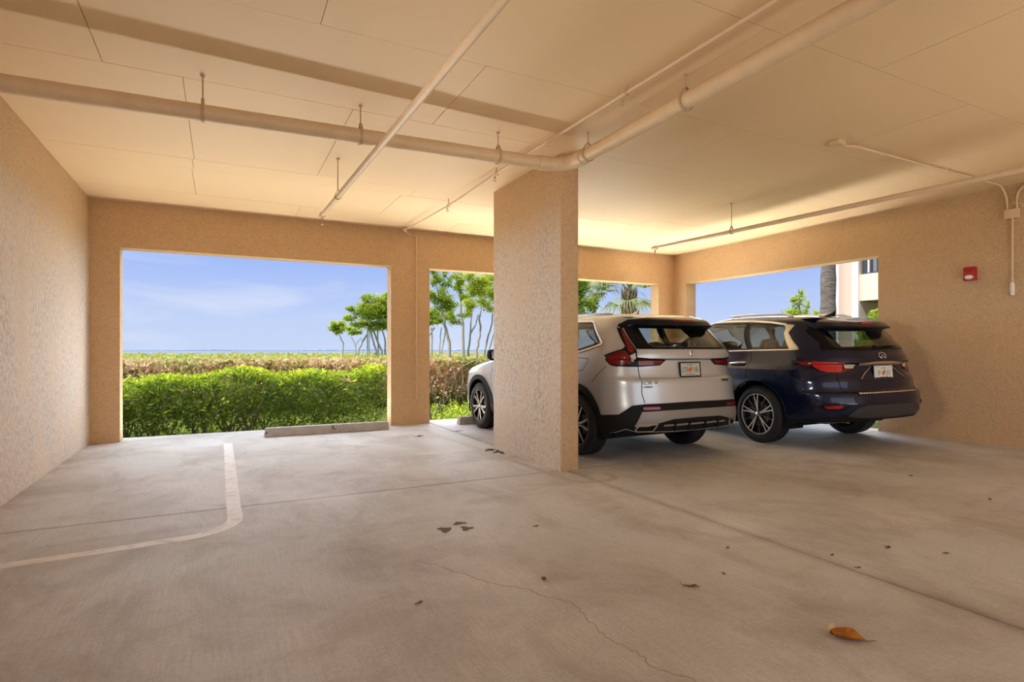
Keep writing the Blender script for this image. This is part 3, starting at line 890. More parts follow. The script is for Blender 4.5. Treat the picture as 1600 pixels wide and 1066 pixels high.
    def shell(s, holes, lining):
        """body skin with its window openings and wheel arches; roof cap; dark inner lining"""
        G = s.s.G; X, Y = np.meshgrid(s.s.q, s.s.h)
        f = s.arch_sdf(G)
        for poly in holes:
            f = np.minimum(f, -(poly_sdf(poly, X, Y)-.008))
        V, F = march(f, G)
        V = [np.asarray(v) for v in V]
        # roof cap: the top outline drawn in to the centre line
        top = G[-1]; rings = [top]
        for k in range(1, 7):
            t = k/6
            c = top.copy(); c[:,0] = top[:,0]*(1-t); c[:,1] = top[:,1]+(np.clip(top[:,1], top[0,1]+.35, top[-1,1]-.35)-top[:,1])*t*.5
            c[:,2] = top[:,2]+.012*(1-(1-t)**2); rings.append(c)
        b = len(V); n = len(top)
        for r in rings: V += list(r)
        for k in range(6):
            for j in range(n-1):
                F.append([b+k*n+j, b+k*n+j+1, b+(k+1)*n+j+1, b+(k+1)*n+j])
        VV = list(V); FF = [list(f_) for f_ in F]
        m = len(V)
        VV += [np.array((-v[0], v[1], v[2])) for v in V]; FF += [[m+i for i in f_][::-1] for f_ in F]
        me = s.mesh(VV, FF, 'body', s.paint, 30)
        link('body', me, s.root)
        # lining
        step = 3
        Gi = s.s.P(X, Y, -.035)[::step, ::step]; fi = f[::step, ::step]-.012
        keep = (s.s.h[::step] > .34)
        V, F = march(np.where(keep[:,None], fi, -1), Gi)
        V = [np.asarray(v) for v in V]; m = len(V)
        VV = V+[np.array((-v[0], v[1], v[2])) for v in V]; FF = F+[[m+i for i in f_][::-1] for f_ in F]
        yr0, yr1 = s.s.G[-1,0,1]-.05, s.s.G[-1,-1,1]+.05
        b = len(VV); zt = s.s.G[-1,:,2].max()-.045
        VV += [np.array(p) for p in ((-.6, yr0+.05, zt-.02), (.6, yr0+.05, zt-.02), (.6, yr1, zt-.03), (-.6, yr1, zt-.03))]; FF.append([b, b+1, b+2, b+3])
        b = len(VV)
        VV += [np.array(p) for p in ((-.82, .35, .42), (.82, .35, .42), (.82, 3.6, .36), (-.82, 3.6, .36))]; FF.append([b, b+1, b+2, b+3])
        me = s.mesh(VV, FF, 'cabin_lining', lining, 60); link('cabin_lining', me, s.root)
def paint_mat(name, base, metal, rough, flake, coat=1.0):
    t = NT(name)
    v = t.coord((1,1,1))
    n = t.noise(v, 900, 2, .6)
    c = t.mix(t.ramp(n, [(.45, 0), (.7, flake)]), base, tuple(min(1, x*1.9+.02) for x in base))
    b = t.bsdf(c, rough, metal, None, .2, coat, .035)
    return t.m
def glass_mat(name, tint, refl=.0):
    t = NT(name)
    tr = t.n('ShaderNodeBsdfTransparent'); tr.inputs[0].default_value = tint+(1,)
    gl = t.n('ShaderNodeBsdfGlossy'); gl.inputs['Roughness'].default_value = .02; gl.inputs['Color'].default_value = (1,1,1,1)
    lw = t.n('ShaderNodeLayerWeight'); lw.inputs['Blend'].default_value = .5
    fr = t.math('ADD', t.math('MULTIPLY', t.math('POWER', lw.outputs['Facing'], 4.0), .85), .045)
    mx = t.n('ShaderNodeMixShader')
    t.l(fr, mx.inputs[0]); t.l(tr.outputs[0], mx.inputs[1]); t.l(gl.outputs[0], mx.inputs[2])
    t.l(mx.outputs[0], t.out.inputs['Surface'])
    return t.m
def lens_mat(name, col, rough=.12):
    t = NT(name)
    v = t.coord((1,1,1)); st = t.noise(t.coord((6, 6, 90)), 1.0, 2)
    c = t.mix(t.ramp(st, [(.4, 0), (.6, .55)]), col, tuple(x*.45 for x in col))
    t.bsdf(c, rough, 0, t.bump(st, .08, .004), .4, .35, .02)
    return t.m
M['silver_paint'] = paint_mat('silver_car_paint', (.49, .525, .57), .5, .36, .25)
M['blue_paint'] = paint_mat('dark_blue_car_paint', (.0045, .009, .036), .35, .25, .12, .62)
M['clad'] = plain('black_textured_plastic', (.007, .007, .008), .6, spec=.18, bump=.15, scale=300)
M['gloss_black'] = plain('gloss_black_trim', (.004, .004, .005), .28, spec=.16, grain=0)
M['spoiler_dark'] = plain('dark_spoiler_finish', (.003, .005, .010), .28, spec=.2, grain=0)
M['skid_dark'] = plain('dark_grey_bumper_plastic', (.040, .042, .050), .42, spec=.35, grain=.1)
M['gap'] = plain('panel_gap', (.006, .006, .006), .8, spec=.1)
M['chrome'] = plain('chrome', (.82, .80, .78), .12, metal=1.0, grain=.05)
M['satin_chrome'] = plain('satin_chrome', (.72, .69, .66), .28, metal=1.0, grain=.08)
M['skid'] = plain('grey_bumper_plastic', (.26, .245, .235), .42, metal=.2, grain=.1)
M['red_lens'] = lens_mat('red_lamp_lens', (.17, .003, .006))
M['red_bright'] = lens_mat('bright_red_lamp_lens', (.50, .008, .010))
M['red_reflector'] = lens_mat('red_reflector', (.34, .01, .014))
M['clear_lamp'] = lens_mat('clear_lamp_lens', (.60, .52, .44))
M['glass'] = glass_mat('car_window_glass', (.55, .58, .55))
M['glass_dark'] = glass_mat('dark_car_window_glass', (.40, .44, .41))
M['cabin'] = plain('cabin_trim', (.035, .032, .030), .8)
M['seat'] = plain('seat_cloth', (.045, .043, .042), .75, bump=.2, scale=60)
M['tyre'] = plain('tyre_rubber', (.020, .020, .022), .62, spec=.35, grain=.2, scale=60)
M['rim_dark'] = plain('black_wheel_finish', (.016, .016, .018), .25, spec=.5, coat=.5)
M['rim_bright'] = plain('machined_wheel_face', (.74, .77, .82), .35, metal=.25, grain=.05)
M['disc'] = plain('brake_disc_steel', (.22, .22, .23), .45, metal=.8)
M['plate_white'] = plain('plate_white', (.74, .77, .76), .35, grain=.04)
M['plate_dull'] = plain('plate_white_dull', (.52, .53, .48), .4, grain=.06)
M['plate_green'] = plain('plate_green_print', (.02, .12, .06), .5)
M['orange'] = plain('orange_print', (.72, .19, .04), .5)
M['leaf_print'] = plain('leaf_print', (.06, .25, .05), .5)
def text_obj(name, body, size, mat, parent, loc, rot, extrude=.001, align='CENTER', sx=1.0, shear=0.0, thin=0.0):
    cu = bpy.data.curves.new(name, 'FONT'); cu.body = body; cu.size = size; cu.extrude = extrude
    cu.align_x = align; cu.align_y = 'CENTER'; cu.shear = shear
    cu.materials.append(mat)
    cu.offset = thin
    tmp = bpy.data.objects.new(name, cu); col.objects.link(tmp)
    me = bpy.data.meshes.new_from_object(tmp.evaluated_get(bpy.context.evaluated_depsgraph_get()))
    bpy.data.objects.remove(tmp, do_unlink=True); bpy.data.curves.remove(cu)
    me.name = name
    if not me.materials: me.materials.append(mat)
    o = link(name, me, parent)
    o.location = loc; o.rotation_euler = rot; o.scale = (sx, 1, 1)
    return o
# wheels --------------------------------------------------------------
def wheel_meshes(Rt, W, Rr, style):
    """meshes of one wheel about the x axis, outer face toward -x"""
    w = W/2; d = {}
    mb = MB()
    prof = [(-w+.018, Rr-.004), (-w+.004, Rr+.012), (-w, Rr+(Rt-Rr)*.45), (-w+.010, Rt-.030), (-w+.026, Rt-.008), (-w+.040, Rt-.001)]
    nb = 5; x0 = -w+.042; bw = (W-.084)/nb
    for k in range(nb):
        a = x0+k*bw
        prof += [(a+.002, Rt), (a+bw-.007, Rt)]
        if k < nb-1: prof += [(a+bw-.006, Rt-.008), (a+bw-.001, Rt-.008)]
    prof += [(w-.040, Rt-.001), (w-.026, Rt-.008), (w-.010, Rt-.030), (w, Rr+(Rt-Rr)*.45), (w-.004, Rr+.012), (w-.018, Rr-.004)]
    mb.lathe(prof, 72); d['tyre'] = mb.mesh('tyre', M['tyre'], 40)
    # sidewall ribs and raised marks
    mb = MB()
    for r_ in (Rr+.020, Rr+(Rt-Rr)*.72):
        n = 72; vs_ = []; xo = -w-.0006 if r_ < Rt-.035 else -w+.004
        for k in range(n):
            a = 2*PI*k/n
            for (dx, dr) in ((.004, -.003), (-.0015, 0), (.004, .003)): vs_.append((xo+dx, (r_+dr)*math.cos(a), (r_+dr)*math.sin(a)))
        mb.add(vs_, [(k*3+e_, ((k+1)%n)*3+e_, ((k+1)%n)*3+e_+1, k*3+e_+1) for k in range(n) for e_ in (0,1)])
    d['sidewall_rib'] = mb.mesh('sidewall_rib', M['tyre'], 40)
    mb = MB()
    mb.lathe([(-w+.012, Rr+.004), (-w+.006, Rr), (-w+.006, Rr-.006), (-w+.016, Rr-.009)], 72)
    d['rim'] = mb.mesh('rim', M['rim_bright'] if style == 'blue' else M['disc'], 40)
    mb = MB(); mb.lathe([(-w+.014, Rr-.008), (-w+.04, Rr-.014), (w-.03, Rr-.025), (w-.01, Rr)], 60)
    d['rim_barrel'] = mb.mesh('rim_barrel', M['rim_dark'], 40)
    mb = MB(); mb.lathe([(-w+.055, .0001), (-w+.055, Rr-.019), (-w+.09, Rr-.02), (-w+.09, .0001)], 48)
    d['rim_back'] = mb.mesh('rim_back', M['rim_dark'], 40)
    mb = MB(); mb.lathe([(-w+.0535, .05), (-w+.0535, Rr*.62), (-w+.060, Rr*.62)], 40); d['brake_disc'] = mb.mesh('brake_disc', M['disc'], 40)
    mb = MB(); mb.lathe([(-w+.012, .0001), (-w+.013, .022), (-w+.018, .030), (-w+.05, .036)], 32); d['hub_cap'] = mb.mesh('hub_cap', M['satin_chrome'], 40)
    mb = MB()
    for k in range(5):
        a = 2*PI*k/5+.3; mb.lathe([(-w+.020, .0001), (-w+.020, .009), (-w+.05, .010)], 8, center=(0, .054*math.cos(a), .054*math.sin(a)))
    d['wheel_nut'] = mb.mesh('wheel_nut', M['chrome'], 40)
    def spoke(a0, a1, r0, r1, w0, w1, face, xf=(.020, .012), name='spoke'):
        """bar from angle a0 at r0 to angle a1 at r1; bright face, dark flanks"""
        mb = MB(); nseg = 6; vs_ = []
        for k in range(nseg+1):
            t = k/nseg; a = a0+(a1-a0)*t; r_ = r0+(r1-r0)*t; ww = (w0+(w1-w0)*t)/2
            cx, cy_ = r_*math.cos(a), r_*math.sin(a); tx, ty = -math.sin(a), math.cos(a)
            xo = -w+xf[0]+(xf[1]-xf[0])*t
            vs_ += [(xo, cx-tx*ww, cy_-ty*ww), (xo, cx+tx*ww, cy_+ty*ww), (xo+.035, cx+tx*ww*1.5, cy_+ty*ww*1.5), (xo+.035, cx-tx*ww*1.5, cy_-ty*ww*1.5)]
        for e_ in range(4):
            mb.add(vs_, [(k*4+e_, (k+1)*4+e_, (k+1)*4+(e_+1)%4, k*4+(e_+1)%4) for k in range(nseg)], 0 if e_ == 0 else 1)
        v = [tuple(np.round(p, 6)) for p in mb.v]; idx = {}; nv = []; mp_ = []
        for p in v:
            if p not in idx: idx[p] = len(nv); nv.append(p)
            mp_.append(idx[p])
        mb.v = nv; mb.f = [tuple(mp_[i] for i in f) for f in mb.f]
        return mb.mesh(name, [face, M['rim_dark']], 30)
    sp = []
    if style == 'blue':
        for k in range(5):
            a = 2*PI*k/5+.12
            sp.append(spoke(a-.06, a-.13, .045, Rr-.008, .022, .016, M['rim_bright']))
            sp.append(spoke(a+.06, a+.13, .045, Rr-.008, .022, .016, M['rim_bright']))
            sp.append(spoke(a+2*PI/10, a+2*PI/10, .05, Rr-.010, .010, .008, M['disc'], (.030, .020)))
    else:
        for k in range(5):
            a = 2*PI*k/5+.35
            sp.append(spoke(a-.10, a-.20, .04, Rr-.008, .050, .026, M['rim_dark']))
            sp.append(spoke(a+.10, a+.20, .04, Rr-.008, .050, .026, M['rim_dark']))
            sp.append(spoke(a+.20, a+.27, .05, Rr-.008, .012, .014, M['rim_bright'], (.017, .009)))
            sp.append(spoke(a-.20, a-.27, .05, Rr-.008, .012, .014, M['rim_bright'], (.017, .009)))
    d['spokes'] = sp
    return d
def add_wheels(root, d, pos):
    for (x, y, z, a) in pos:
        w = empty('wheel', (x, y, z)); w.parent = root
        w.rotation_euler = (a, 0, PI if x > 0 else 0)
        for k, me in d.items():
            if k == 'spokes':
                for m in me: link('spoke', m, w)
            else: link(k, me, w)
def seat(root, x, y, zb, w, bench=0, zt=1.12):
    mb = MB()
    mb.bevel_box(x-w/2, y-.02, zb, x+w/2, y+.50, zb+.16, .05)
    bm = bmesh.new(); bmesh.ops.create_cube(bm, size=1); bmesh.ops.bevel(bm, geom=bm.edges[:], offset=.18, segments=3, affect='EDGES')
    Mx = Matrix.Translation((x, y-.06, (zb+zt)/2+.05)) @ Matrix.Rotation(R(13), 4, 'X') @ Matrix.Diagonal((w, .15, zt-zb, 1))
    mb.bm(bm, 0, Mx)
    s_ = mb.build('seat', M['seat'], root, smooth=50)
    xs = (x,) if not bench else (x-w*.33, x, x+w*.33)
    for hx in xs:
        bm = bmesh.new(); bmesh.ops.create_cube(bm, size=1); bmesh.ops.subdivide_edges(bm, edges=bm.edges[:], cuts=3, use_grid_fill=True)
        for v in bm.verts: v.co = v.co.lerp(v.co.normalized()*.58, .6)
        Mx = Matrix.Translation((hx, y-.17, zt+.14)) @ Matrix.Rotation(R(10), 4, 'X') @ Matrix.Diagonal((.27, .12, .20, 1))
        mb = MB(); mb.bm(bm, 0, Mx)
        mb.tube([(hx-.06, y-.15, zt-.02), (hx-.06, y-.165, zt+.10)], .006, 6); mb.tube([(hx+.06, y-.15, zt-.02), (hx+.06, y-.165, zt+.10)], .006, 6)
        mb.build('headrest', M['seat'], s_, smooth=60)
def wells(root, ax, R_, half):
    for y in ax:
        for sx in (-1, 1):
            mb = MB(); n = 24; vs_ = []
            for k in range(n+1):
                a = R(-18+216*k/n)
                for xx in (half-.03, half-.34): vs_.append((sx*xx, y+R_*math.cos(a), .37+R_*math.sin(a)))
            fs = [(k*2, k*2+2, k*2+3, k*2+1) for k in range(n)]
            fs.append(tuple(k*2+1 for k in range(n+1)))
            mb.add(vs_, fs); mb.build('wheel_well', M['clad'], root, smooth=50)
def rot_frame(car, q, h, flip=0):
    """location and euler for something lying on the body at (q,h), text reading left to right from behind"""
    p = car.s.P(np.array([q]), np.array([h]))[0]
    n = car.s.at(np.array([q]), np.array([h]), car.s.N)[0].copy(); n[0] *= (-1 if q < 0 else 1)
    n = Vector(n).normalized()
    x = Vector((1, 0, 0)); x = (x-n*x.dot(n)).normalized(); y = n.cross(x)
    if y.z < 0: y = -y; 
    m = Matrix((x, y, n)).transposed()
    return Vector(p), n, m
def plate_obj(car, h, left, right, frame_mat, face_mat, tilt, out=.02, hh=0):
    root = car.root
    y = float(car.s.P(np.array([0.]), np.array([h]))[0][1])-out
    pl = empty('licence_plate', (hh, y, h)); pl.parent = root; pl.rotation_euler = (R(90)+tilt, 0, 0)
    # local x right, y up, z toward the viewer
    mb = MB(); mb.bevel_box(-.1525, -.076, -.004, .1525, .076, .0, .001); mb.build('plate_face', face_mat, pl)
    mb = MB()
    fw = .014
    for (a, b, c, d_) in ((-.1625, -.086, .1625, -.086+fw), (-.1625, .086-fw, .1625, .086), (-.1625, -.086, -.1625+fw, .086), (.1625-fw, -.086, .1625, .086)):
        mb.bevel_box(a, b, -.012, c, d_, .003, .002)
    mb.build('plate_frame', frame_mat, pl, smooth=40)
    text_obj('plate_lettering', left, .078, M['plate_green'], pl, (-.082, -.004, .0006), (0,0,0), .0003, sx=.72)
    text_obj('plate_lettering', right, .078, M['plate_green'], pl, (.082, -.004, .0006), (0,0,0), .0003, sx=.72)
    text_obj('plate_lettering', 'FLORIDA', .024, M['plate_green'], pl, (0, .053, .0006), (0,0,0), .0003)
    text_obj('plate_lettering', 'SUNSHINE STATE', .018, M['plate_green'], pl, (0, -.055, .0006), (0,0,0), .0003)
    mb = MB(); n = 24
    for (cx, cy_, r_) in ((-.010, -.008, .024), (.012, .006, .022)):
        mb.add([(cx, cy_, .0008)]+[(cx+r_*math.cos(2*PI*k/n), cy_+r_*math.sin(2*PI*k/n), .0008) for k in range(n)], [(0, 1+k, 1+(k+1)%n) for k in range(n)])
    mb.build('orange_emblem', M['orange'], pl)
    mb = MB(); mb.add([(-.004, .02, .0009), (.010, .034, .0009), (.026, .036, .0009), (.014, .024, .0009)], [(0,1,2,3)]); mb.build('leaf_emblem', M['leaf_print'], pl)
    mb = MB()
    for x in (-.09, .09):
        for yy in (.066, -.066): mb.tube([(x, yy, 0), (x, yy, .004)], .006, 10)
    mb.build('plate_screw', M['chrome'], pl, smooth=40)
    return pl
def sym(half):
    """left half outline (q>0, from one end to the other) closed with its mirror image"""
    return list(half)+[(-q, h) for q, h in reversed(half)]
def circle_yz(car, y, z, r, n=40): return car.yz([(y+r*math.cos(2*PI*k/n), max(z+r*math.sin(2*PI*k/n), .245)) for k in range(n)])
M['badge_grey'] = plain('dull_badge_metal', (.12, .11, .10), .35, metal=.5)
# ---------------------------------------------------------------- silver car
sv = empty('car', (4.735, 4.74, 0), (0, 0, R(1.8)), label='silver compact SUV parked nose-in, half hidden by the pillar', category='car')
A = Car(SILVER, sv, [(1.02, .37, .425), (3.72, .37, .425)], M['silver_paint'])
qtr = [(2.437,1.598),(1.90,1.597),(1.80,1.586),(1.70,1.54),(1.487,1.375),(1.478,1.358),(1.497,1.341),(1.949,1.258)]
qf = A.q_of_y(1.30, 1.58); qb = A.q_of_y(1.20, 1.252)
qtr[0] = (qf, 1.600); qtr.append((qb, 1.250))
rdoor = A.yz([(1.37,1.60),(1.26,1.247),(2.16,1.225),(2.18,1.602)])
fdoor = A.yz([(2.25,1.60),(2.23,1.222),(3.02,1.195),(2.75,1.40),(2.50,1.58)])
wsh = [(4.35,1.16),(5.25,1.16),(5.25,1.615),(4.42,1.615)]
clear = sym([(.745,1.56),(.665,1.345),(.60,1.305)])
lowcut = sym([(1.33,.10),(1.33,.322),(1.086,.357),(.964,.404),(.846,.38),(.30,.366)])
inset = [(q, h) for q, h in clear]
A.shell([qtr, rdoor, fdoor, wsh, clear, lowcut], M['cabin'])
for poly in (qtr, rdoor, fdoor):
    for o in A.panel('side_window', poly, M['glass'], .0015, .003, .014): pass
    A.ribbon('window_seal', poly, .022, M['gloss_black'], .0015, .002, closed=True)
A.ribbon('window_trim', [(A.q_of_y(1.36, 1.615), 1.618),(1.90,1.617),(1.76,1.60),(1.55,1.50),(1.385,1.372),(1.375,1.35),(1.40,1.326),(1.916,1.226),(A.q_of_y(1.3, 1.222), 1.222)], .030, M['satin_chrome'], .002, .004, label='pale metal trim around the side window')
A.panel('windscreen', wsh, M['glass'], .001, .003, .03)
A.panel('rear_window', sym([(.93,1.60),(.962,1.553),(.835,1.276)]), M['gloss_black'], .0025, .004, .013, cut=clear, mirror=False, label='black border of the rear window')
A.panel('rear_glass', clear, M['glass'], .002, .002, .02, grow=.01, mirror=False)
def sp_push(d, h0, h1, h2, h3, qa, qb):
    def f(X, Y):
        pr = sstep(h0, h1, Y)*(1-sstep(h2, h3, Y)); ed = 1-sstep(qa, qb, np.abs(X))
        v = np.zeros(X.shape+(3,)); v[...,1] = -d*pr*ed; v[...,2] = -.012*pr*ed
        return v
    return f
pf = sp_push(.15, 1.545, 1.59, 1.645, 1.70, .62, 1.06)
A.panel('spoiler', sym([(1.06,1.562),(.931,1.633),(.663,1.667),(.30,1.676),(.0,1.68),(0,1.55),(.6,1.548),(1.0,1.53)]) if False else sym([(.0,1.68),(.30,1.676),(.663,1.667),(.931,1.633),(1.06,1.562),(1.0,1.535),(.6,1.548),(.0,1.55)]), M['spoiler_dark'], .004, .01, .012, mirror=False, push=pf, label='dark glossy roof spoiler')
A.panel('spoiler_top', sym([(.0,1.70),(.95,1.70),(.945,1.632),(.663,1.667),(.30,1.676),(.0,1.68)]), M['silver_paint'], .004, .008, .012, mirror=False, push=pf)
A.panel('high_brake_light', sym([(0,1.652),(.24,1.650),(.24,1.625),(0,1.627)]), M['red_lens'], .008, .006, .008, mirror=False, push=pf)
tail = [(1.061,1.539),(.968,1.53),(.842,1.273),(.812,1.178),(.374,1.149),(.459,1.086),(.76,1.071),(1.013,1.074),(1.094,1.086),(1.297,1.20),(1.004,1.276),(.964,1.32)]
for i, o in enumerate(A.panel('tail_light', tail, M['gloss_black'], .005, .01, .010)):
    sg = 1 if i == 0 else -1
    for poly, m, nm in (([(1.0,1.518),(.962,1.512),(.866,1.285),(.852,1.25),(.893,1.222),(.942,1.262),(.95,1.33)], 'red_lens', 'lamp_lens'),
                        ([(1.225,1.184),(1.04,1.247),(.985,1.256),(.912,1.205),(.872,1.150),(.835,1.108),(1.021,1.092),(1.09,1.102)], 'red_lens', 'lamp_lens'),
                        ([(.765,1.160),(.415,1.139),(.475,1.096),(.752,1.086)], 'red_lens', 'lamp_lens')):
        A.panel(nm, [(q*sg, h) for q, h in poly], M[m], .009, .005, .010, mirror=False, parent=o)
    A.panel('reverse_lamp', [(q*sg, h) for q, h in [(.905,1.195),(.846,1.228),(.826,1.167),(.815,1.125),(.862,1.150)]], M['clear_lamp'], .010, .005, .008, mirror=False, parent=o, label='pale reversing lamp')
A.panel('bumper_cladding', sym([(0,.682),(.125,.682),(.732,.674),(.891,.658),(1.053,.556),(1.36,.526),(1.40,.46),(1.40,.32),(1.245,.325),(1.086,.357),(.964,.404),(.846,.38),(0,.366)]), M['clad'], .007, .012, .013, arch=True, mirror=False, label='black plastic lower bumper')
for y in (1.02, 3.72):
    A.panel('arch_trim', circle_yz(A, y, .37, .497), M['clad'], .012, .02, .013, arch=True)
A.panel('sill_trim', A.yz([(1.42,.25),(1.44,.43),(3.30,.43),(3.32,.25)]), M['clad'], .012, .014, .03)
A.panel('front_cladding', A.yz([(4.10,.25),(4.12,.50),(4.5,.52),(4.6,.26)]), M['clad'], .008, .012, .02)
A.panel('bumper_panel', sym([(0,.602),(.512,.600),(.785,.591),(.87,.43),(.711,.436),(.561,.474),(.378,.506),(0,.510)]), M['skid'], .016, .012, .010, mirror=False, label='satin grey lower bumper panel')
A.panel('reflector', [(.768,.641),(.553,.641),(.549,.615),(.768,.612)], M['red_reflector'], .011, .006, .008)
A.panel('exhaust_opening', [(.845,.400),(.808,.446),(.605,.452),(.65,.392),(.83,.387)], M['gap'], .010, .004, .010)
A.ribbon('exhaust_trim', [(.854,.404),(.813,.451),(.593,.459),(.646,.386),(.838,.383)], .016, M['chrome'], .012, .008, closed=True)
for a, b in ((.50,.36),(.34,.14),(.12,-.12),(-.14,-.34),(-.36,-.50)):
    A.ribbon('diffuser_bar', [(a,.438),(b,.440)], .02, M['skid'], .010, .005, mirror=False)
for a in (.35,.13,-.13,-.35):
    A.ribbon('diffuser_fin', [(a,.48),(a,.38)], .014, M['clad'], .009, .025, mirror=False)
A.ribbon('tailgate_seam', [(.752,1.072),(.74,.966),(.758,.86),(.76,.781),(.736,.684)], .009, M['gap'], .0006, .0004)
A.ribbon('tailgate_seam', [(.818,1.172),(.842,1.273)], .007, M['gap'], .0085, .0004)
A.ribbon('pillar_seam', [(.97,1.32),(1.06,1.545),(1.02,1.60)], .008, M['gap'], .0006, .0004)
A.ribbon('ledge_shade_strip', [(.40,1.150),(.0,1.155),(-.40,1.150)], .010, M['gap'], .0006, .0004, mirror=False)  # dark strip paints in the shade under the tailgate ledge
A.ribbon('fuel_door_seam', [(1.822,1.165),(1.572,1.155),(1.545,1.13),(1.552,1.04),(1.58,1.015),(1.80,1.010),(1.85,1.03),(1.852,1.15)], .007, M['gap'], .0004, .0003, closed=True)
A.ribbon('bumper_seam', [(1.16,1.075),(1.436,.895)], .007, M['gap'], .0004, .0003)
for yy, z0 in ((1.33, .86), (2.2, .45)):
    A.ribbon('door_seam', A.yz([(yy-.10, 1.24), (yy-.02, 1.05), (yy+.05, z0)]), .007, M['gap'], .0004, .0003)
A.ribbon('door_seam', A.yz([(3.10,1.15), (3.22,.95), (3.25,.45)]), .007, M['gap'], .0004, .0003)
A.ribbon('bonnet_seam', A.yz([(3.12,1.13),(3.6,1.075),(4.05,1.02),(4.35,.94)]), .007, M['gap'], .0004, .0003)
A.panel('headlight', [(4.15,.86),(4.15,.93),(4.55,.89),(4.8,.84),(4.55,.82)], M['clear_lamp'], .004, .006, .02)
A.panel('grille', [(4.75,.45),(4.75,.80),(5.25,.80),(5.25,.45)], M['clad'], .004, .006, .04)
for y in (1.85, 2.72):
    mb = MB()
    for sx in (1,):
        x = float(A.s.P(np.array([A.q_of_y(y, 1.06)]), np.array([1.06]))[0][0])
        mb.tube([(x+.01, y-.11, 1.06), (x-.03, y-.09, 1.062), (x-.034, y, 1.064), (x-.03, y+.09, 1.062), (x+.01, y+.11, 1.06)], .013, 10)
    me = mb.mesh('door_handle', M['silver_paint'], 50); link('door_handle', me, sv)
    o = link('door_handle', me, sv); o.scale = (-1, 1, 1)
def mirror_part(root, x, y, z, m, sc=1):
    for sg in (-1, 1):
        bm = bmesh.new(); bmesh.ops.create_cube(bm, size=1); bmesh.ops.subdivide_edges(bm, edges=bm.edges[:], cuts=3, use_grid_fill=True)
        for v in bm.verts: v.co = v.co.lerp(v.co.normalized()*.6, .55)
        mb = MB(); mb.bm(bm, 0, Matrix.Translation((sg*x, y, z)) @ Matrix.Diagonal((.25*sc, .13*sc, .16*sc, 1)))
        mb.tube([(sg*(x-.17), y+.02, z-.05), (sg*(x-.06), y+.01, z-.04)], [.035, .03], 10)
        w = mb.build('wing_mirror', m, root, smooth=60)
        mb = MB(); mb.bevel_box(sg*x-.095, y-.071, z-.05, sg*x+.095, y-.064, z+.055, .003); mb.build('mirror_glass', M['chrome'], w)
mirror_part(sv, 1.03, 2.92, 1.185, M['clad'])
def fin(root, y, z, L, hgt, m, w=.035):
    mb = MB(); vs_ = []; n = 9
    for k in range(n):
        t = k/(n-1); yy = y+L*(1-t); top = hgt*(t**1.5)
        ww = w*(.25+.75*math.sin(PI*(.15+.7*t)))
        vs_ += [(-ww, yy, z), (-ww*.35, yy-.02*t, z+top*.8+.002), (0, yy-.03*t, z+top+.003), (ww*.35, yy-.02*t, z+top*.8+.002), (ww, yy, z)]
    fs = []
    for k in range(n-1):
        for e_ in range(4): fs.append((k*5+e_, (k+1)*5+e_, (k+1)*5+e_+1, k*5+e_+1))
    fs += [(0,1,2,3,4), tuple((n-1)*5+i for i in (4,3,2,1,0))]
    mb.add(vs_, fs); mb.build('roof_antenna', m, root, smooth=50)
def rail(car, y0, y1, dz, m, rad, xo=0):
    pts = []
    ys = np.linspace(y0, y1, 16)
    for i, y in enumerate(ys):
        p = car.s.P(np.array([car.q_of_y(y, car.s.h[-1])]), np.array([car.s.h[-1]]))[0]
        k = math.sin(PI*min(1, .5*min(i, 15-i)/1.5)) if min(i, 15-i) < 1.5 else 1
        pts.append((p[0]+xo, y, p[2]+.002+dz*k))
    for sg in (1, -1):
        mb = MB(); mb.tube([(x*sg, y, z) for x, y, z in pts], rad, 10); mb.build('roof_rail', m, car.root, smooth=50)
fin(sv, .98, 1.695, .22, .075, M['silver_paint'])
rail(A, .80, 2.25, .010, M['silver_paint'], .011)
# wiper
def wiper(car, a, b, m):
    p0 = car.s.P(np.array([a[0]]), np.array([a[1]]), .018)[0]; p1 = car.s.P(np.array([b[0]]), np.array([b[1]]), .018)[0]
    pm = (p0+p1)/2; pm[2] += .008
    mb = MB(); mb.tube([p0, pm, p1], [.012, .010, .006], 8); w = mb.build('rear_wiper', m, car.root, smooth=50)
    q = p0.copy(); q[1] += .012
    mb = MB(); mb.tube([q+np.array((0, .02, 0)), q+np.array((0, -.02, -.004))], [.034, .024], 14); mb.build('wiper_pivot', m, w, smooth=50)
wiper(A, (.06,1.325), (.42,1.335), M['clad'])
plate_obj(A, 1.037, 'LT0', '1IB', M['gloss_black'], M['plate_dull'], R(-5), .018, .0)
def badge(car, q, h):
    p, n, m = rot_frame(car, q, h)
    e_ = empty('badge', p+n*.004); e_.parent = car.root; e_.rotation_euler = m.to_euler(); return e_
b = badge(A, 0, 1.222)
mb = MB()
fr = [(-.040,.034),(.040,.034),(.043,.028),(.033,-.032),(.028,-.036),(-.028,-.036),(-.033,-.032),(-.043,.028),(-.040,.034)]
mb.tube([(x, y, .002) for x, y in fr], .0035, 8); mb.build('badge_frame', M['chrome'], b, smooth=50)
mb = MB()
mb.tube([(-.027,.030,.003), (-.020,.004,.004), (-.021,-.031,.003)], .006, 8); mb.tube([(.027,.030,.003), (.020,.004,.004), (.021,-.031,.003)], .006, 8)
mb.tube([(-.020,.0,.004), (.020,.0,.004)], .006, 8); mb.build('badge_letter', M['chrome'], b, smooth=50)
b = badge(A, .645, .888); text_obj('badge_lettering', 'CR-V', .062, M['badge_grey'], b, (0, .012, .003), (0,0,0), .0015, sx=1.3, shear=.15, thin=-.0012)
b = badge(A, .675, .860); text_obj('badge_lettering', 'HYBRID', .026, M['clad'], b, (-.006, -.006, .002), (0,0,0), .001, sx=1.2)
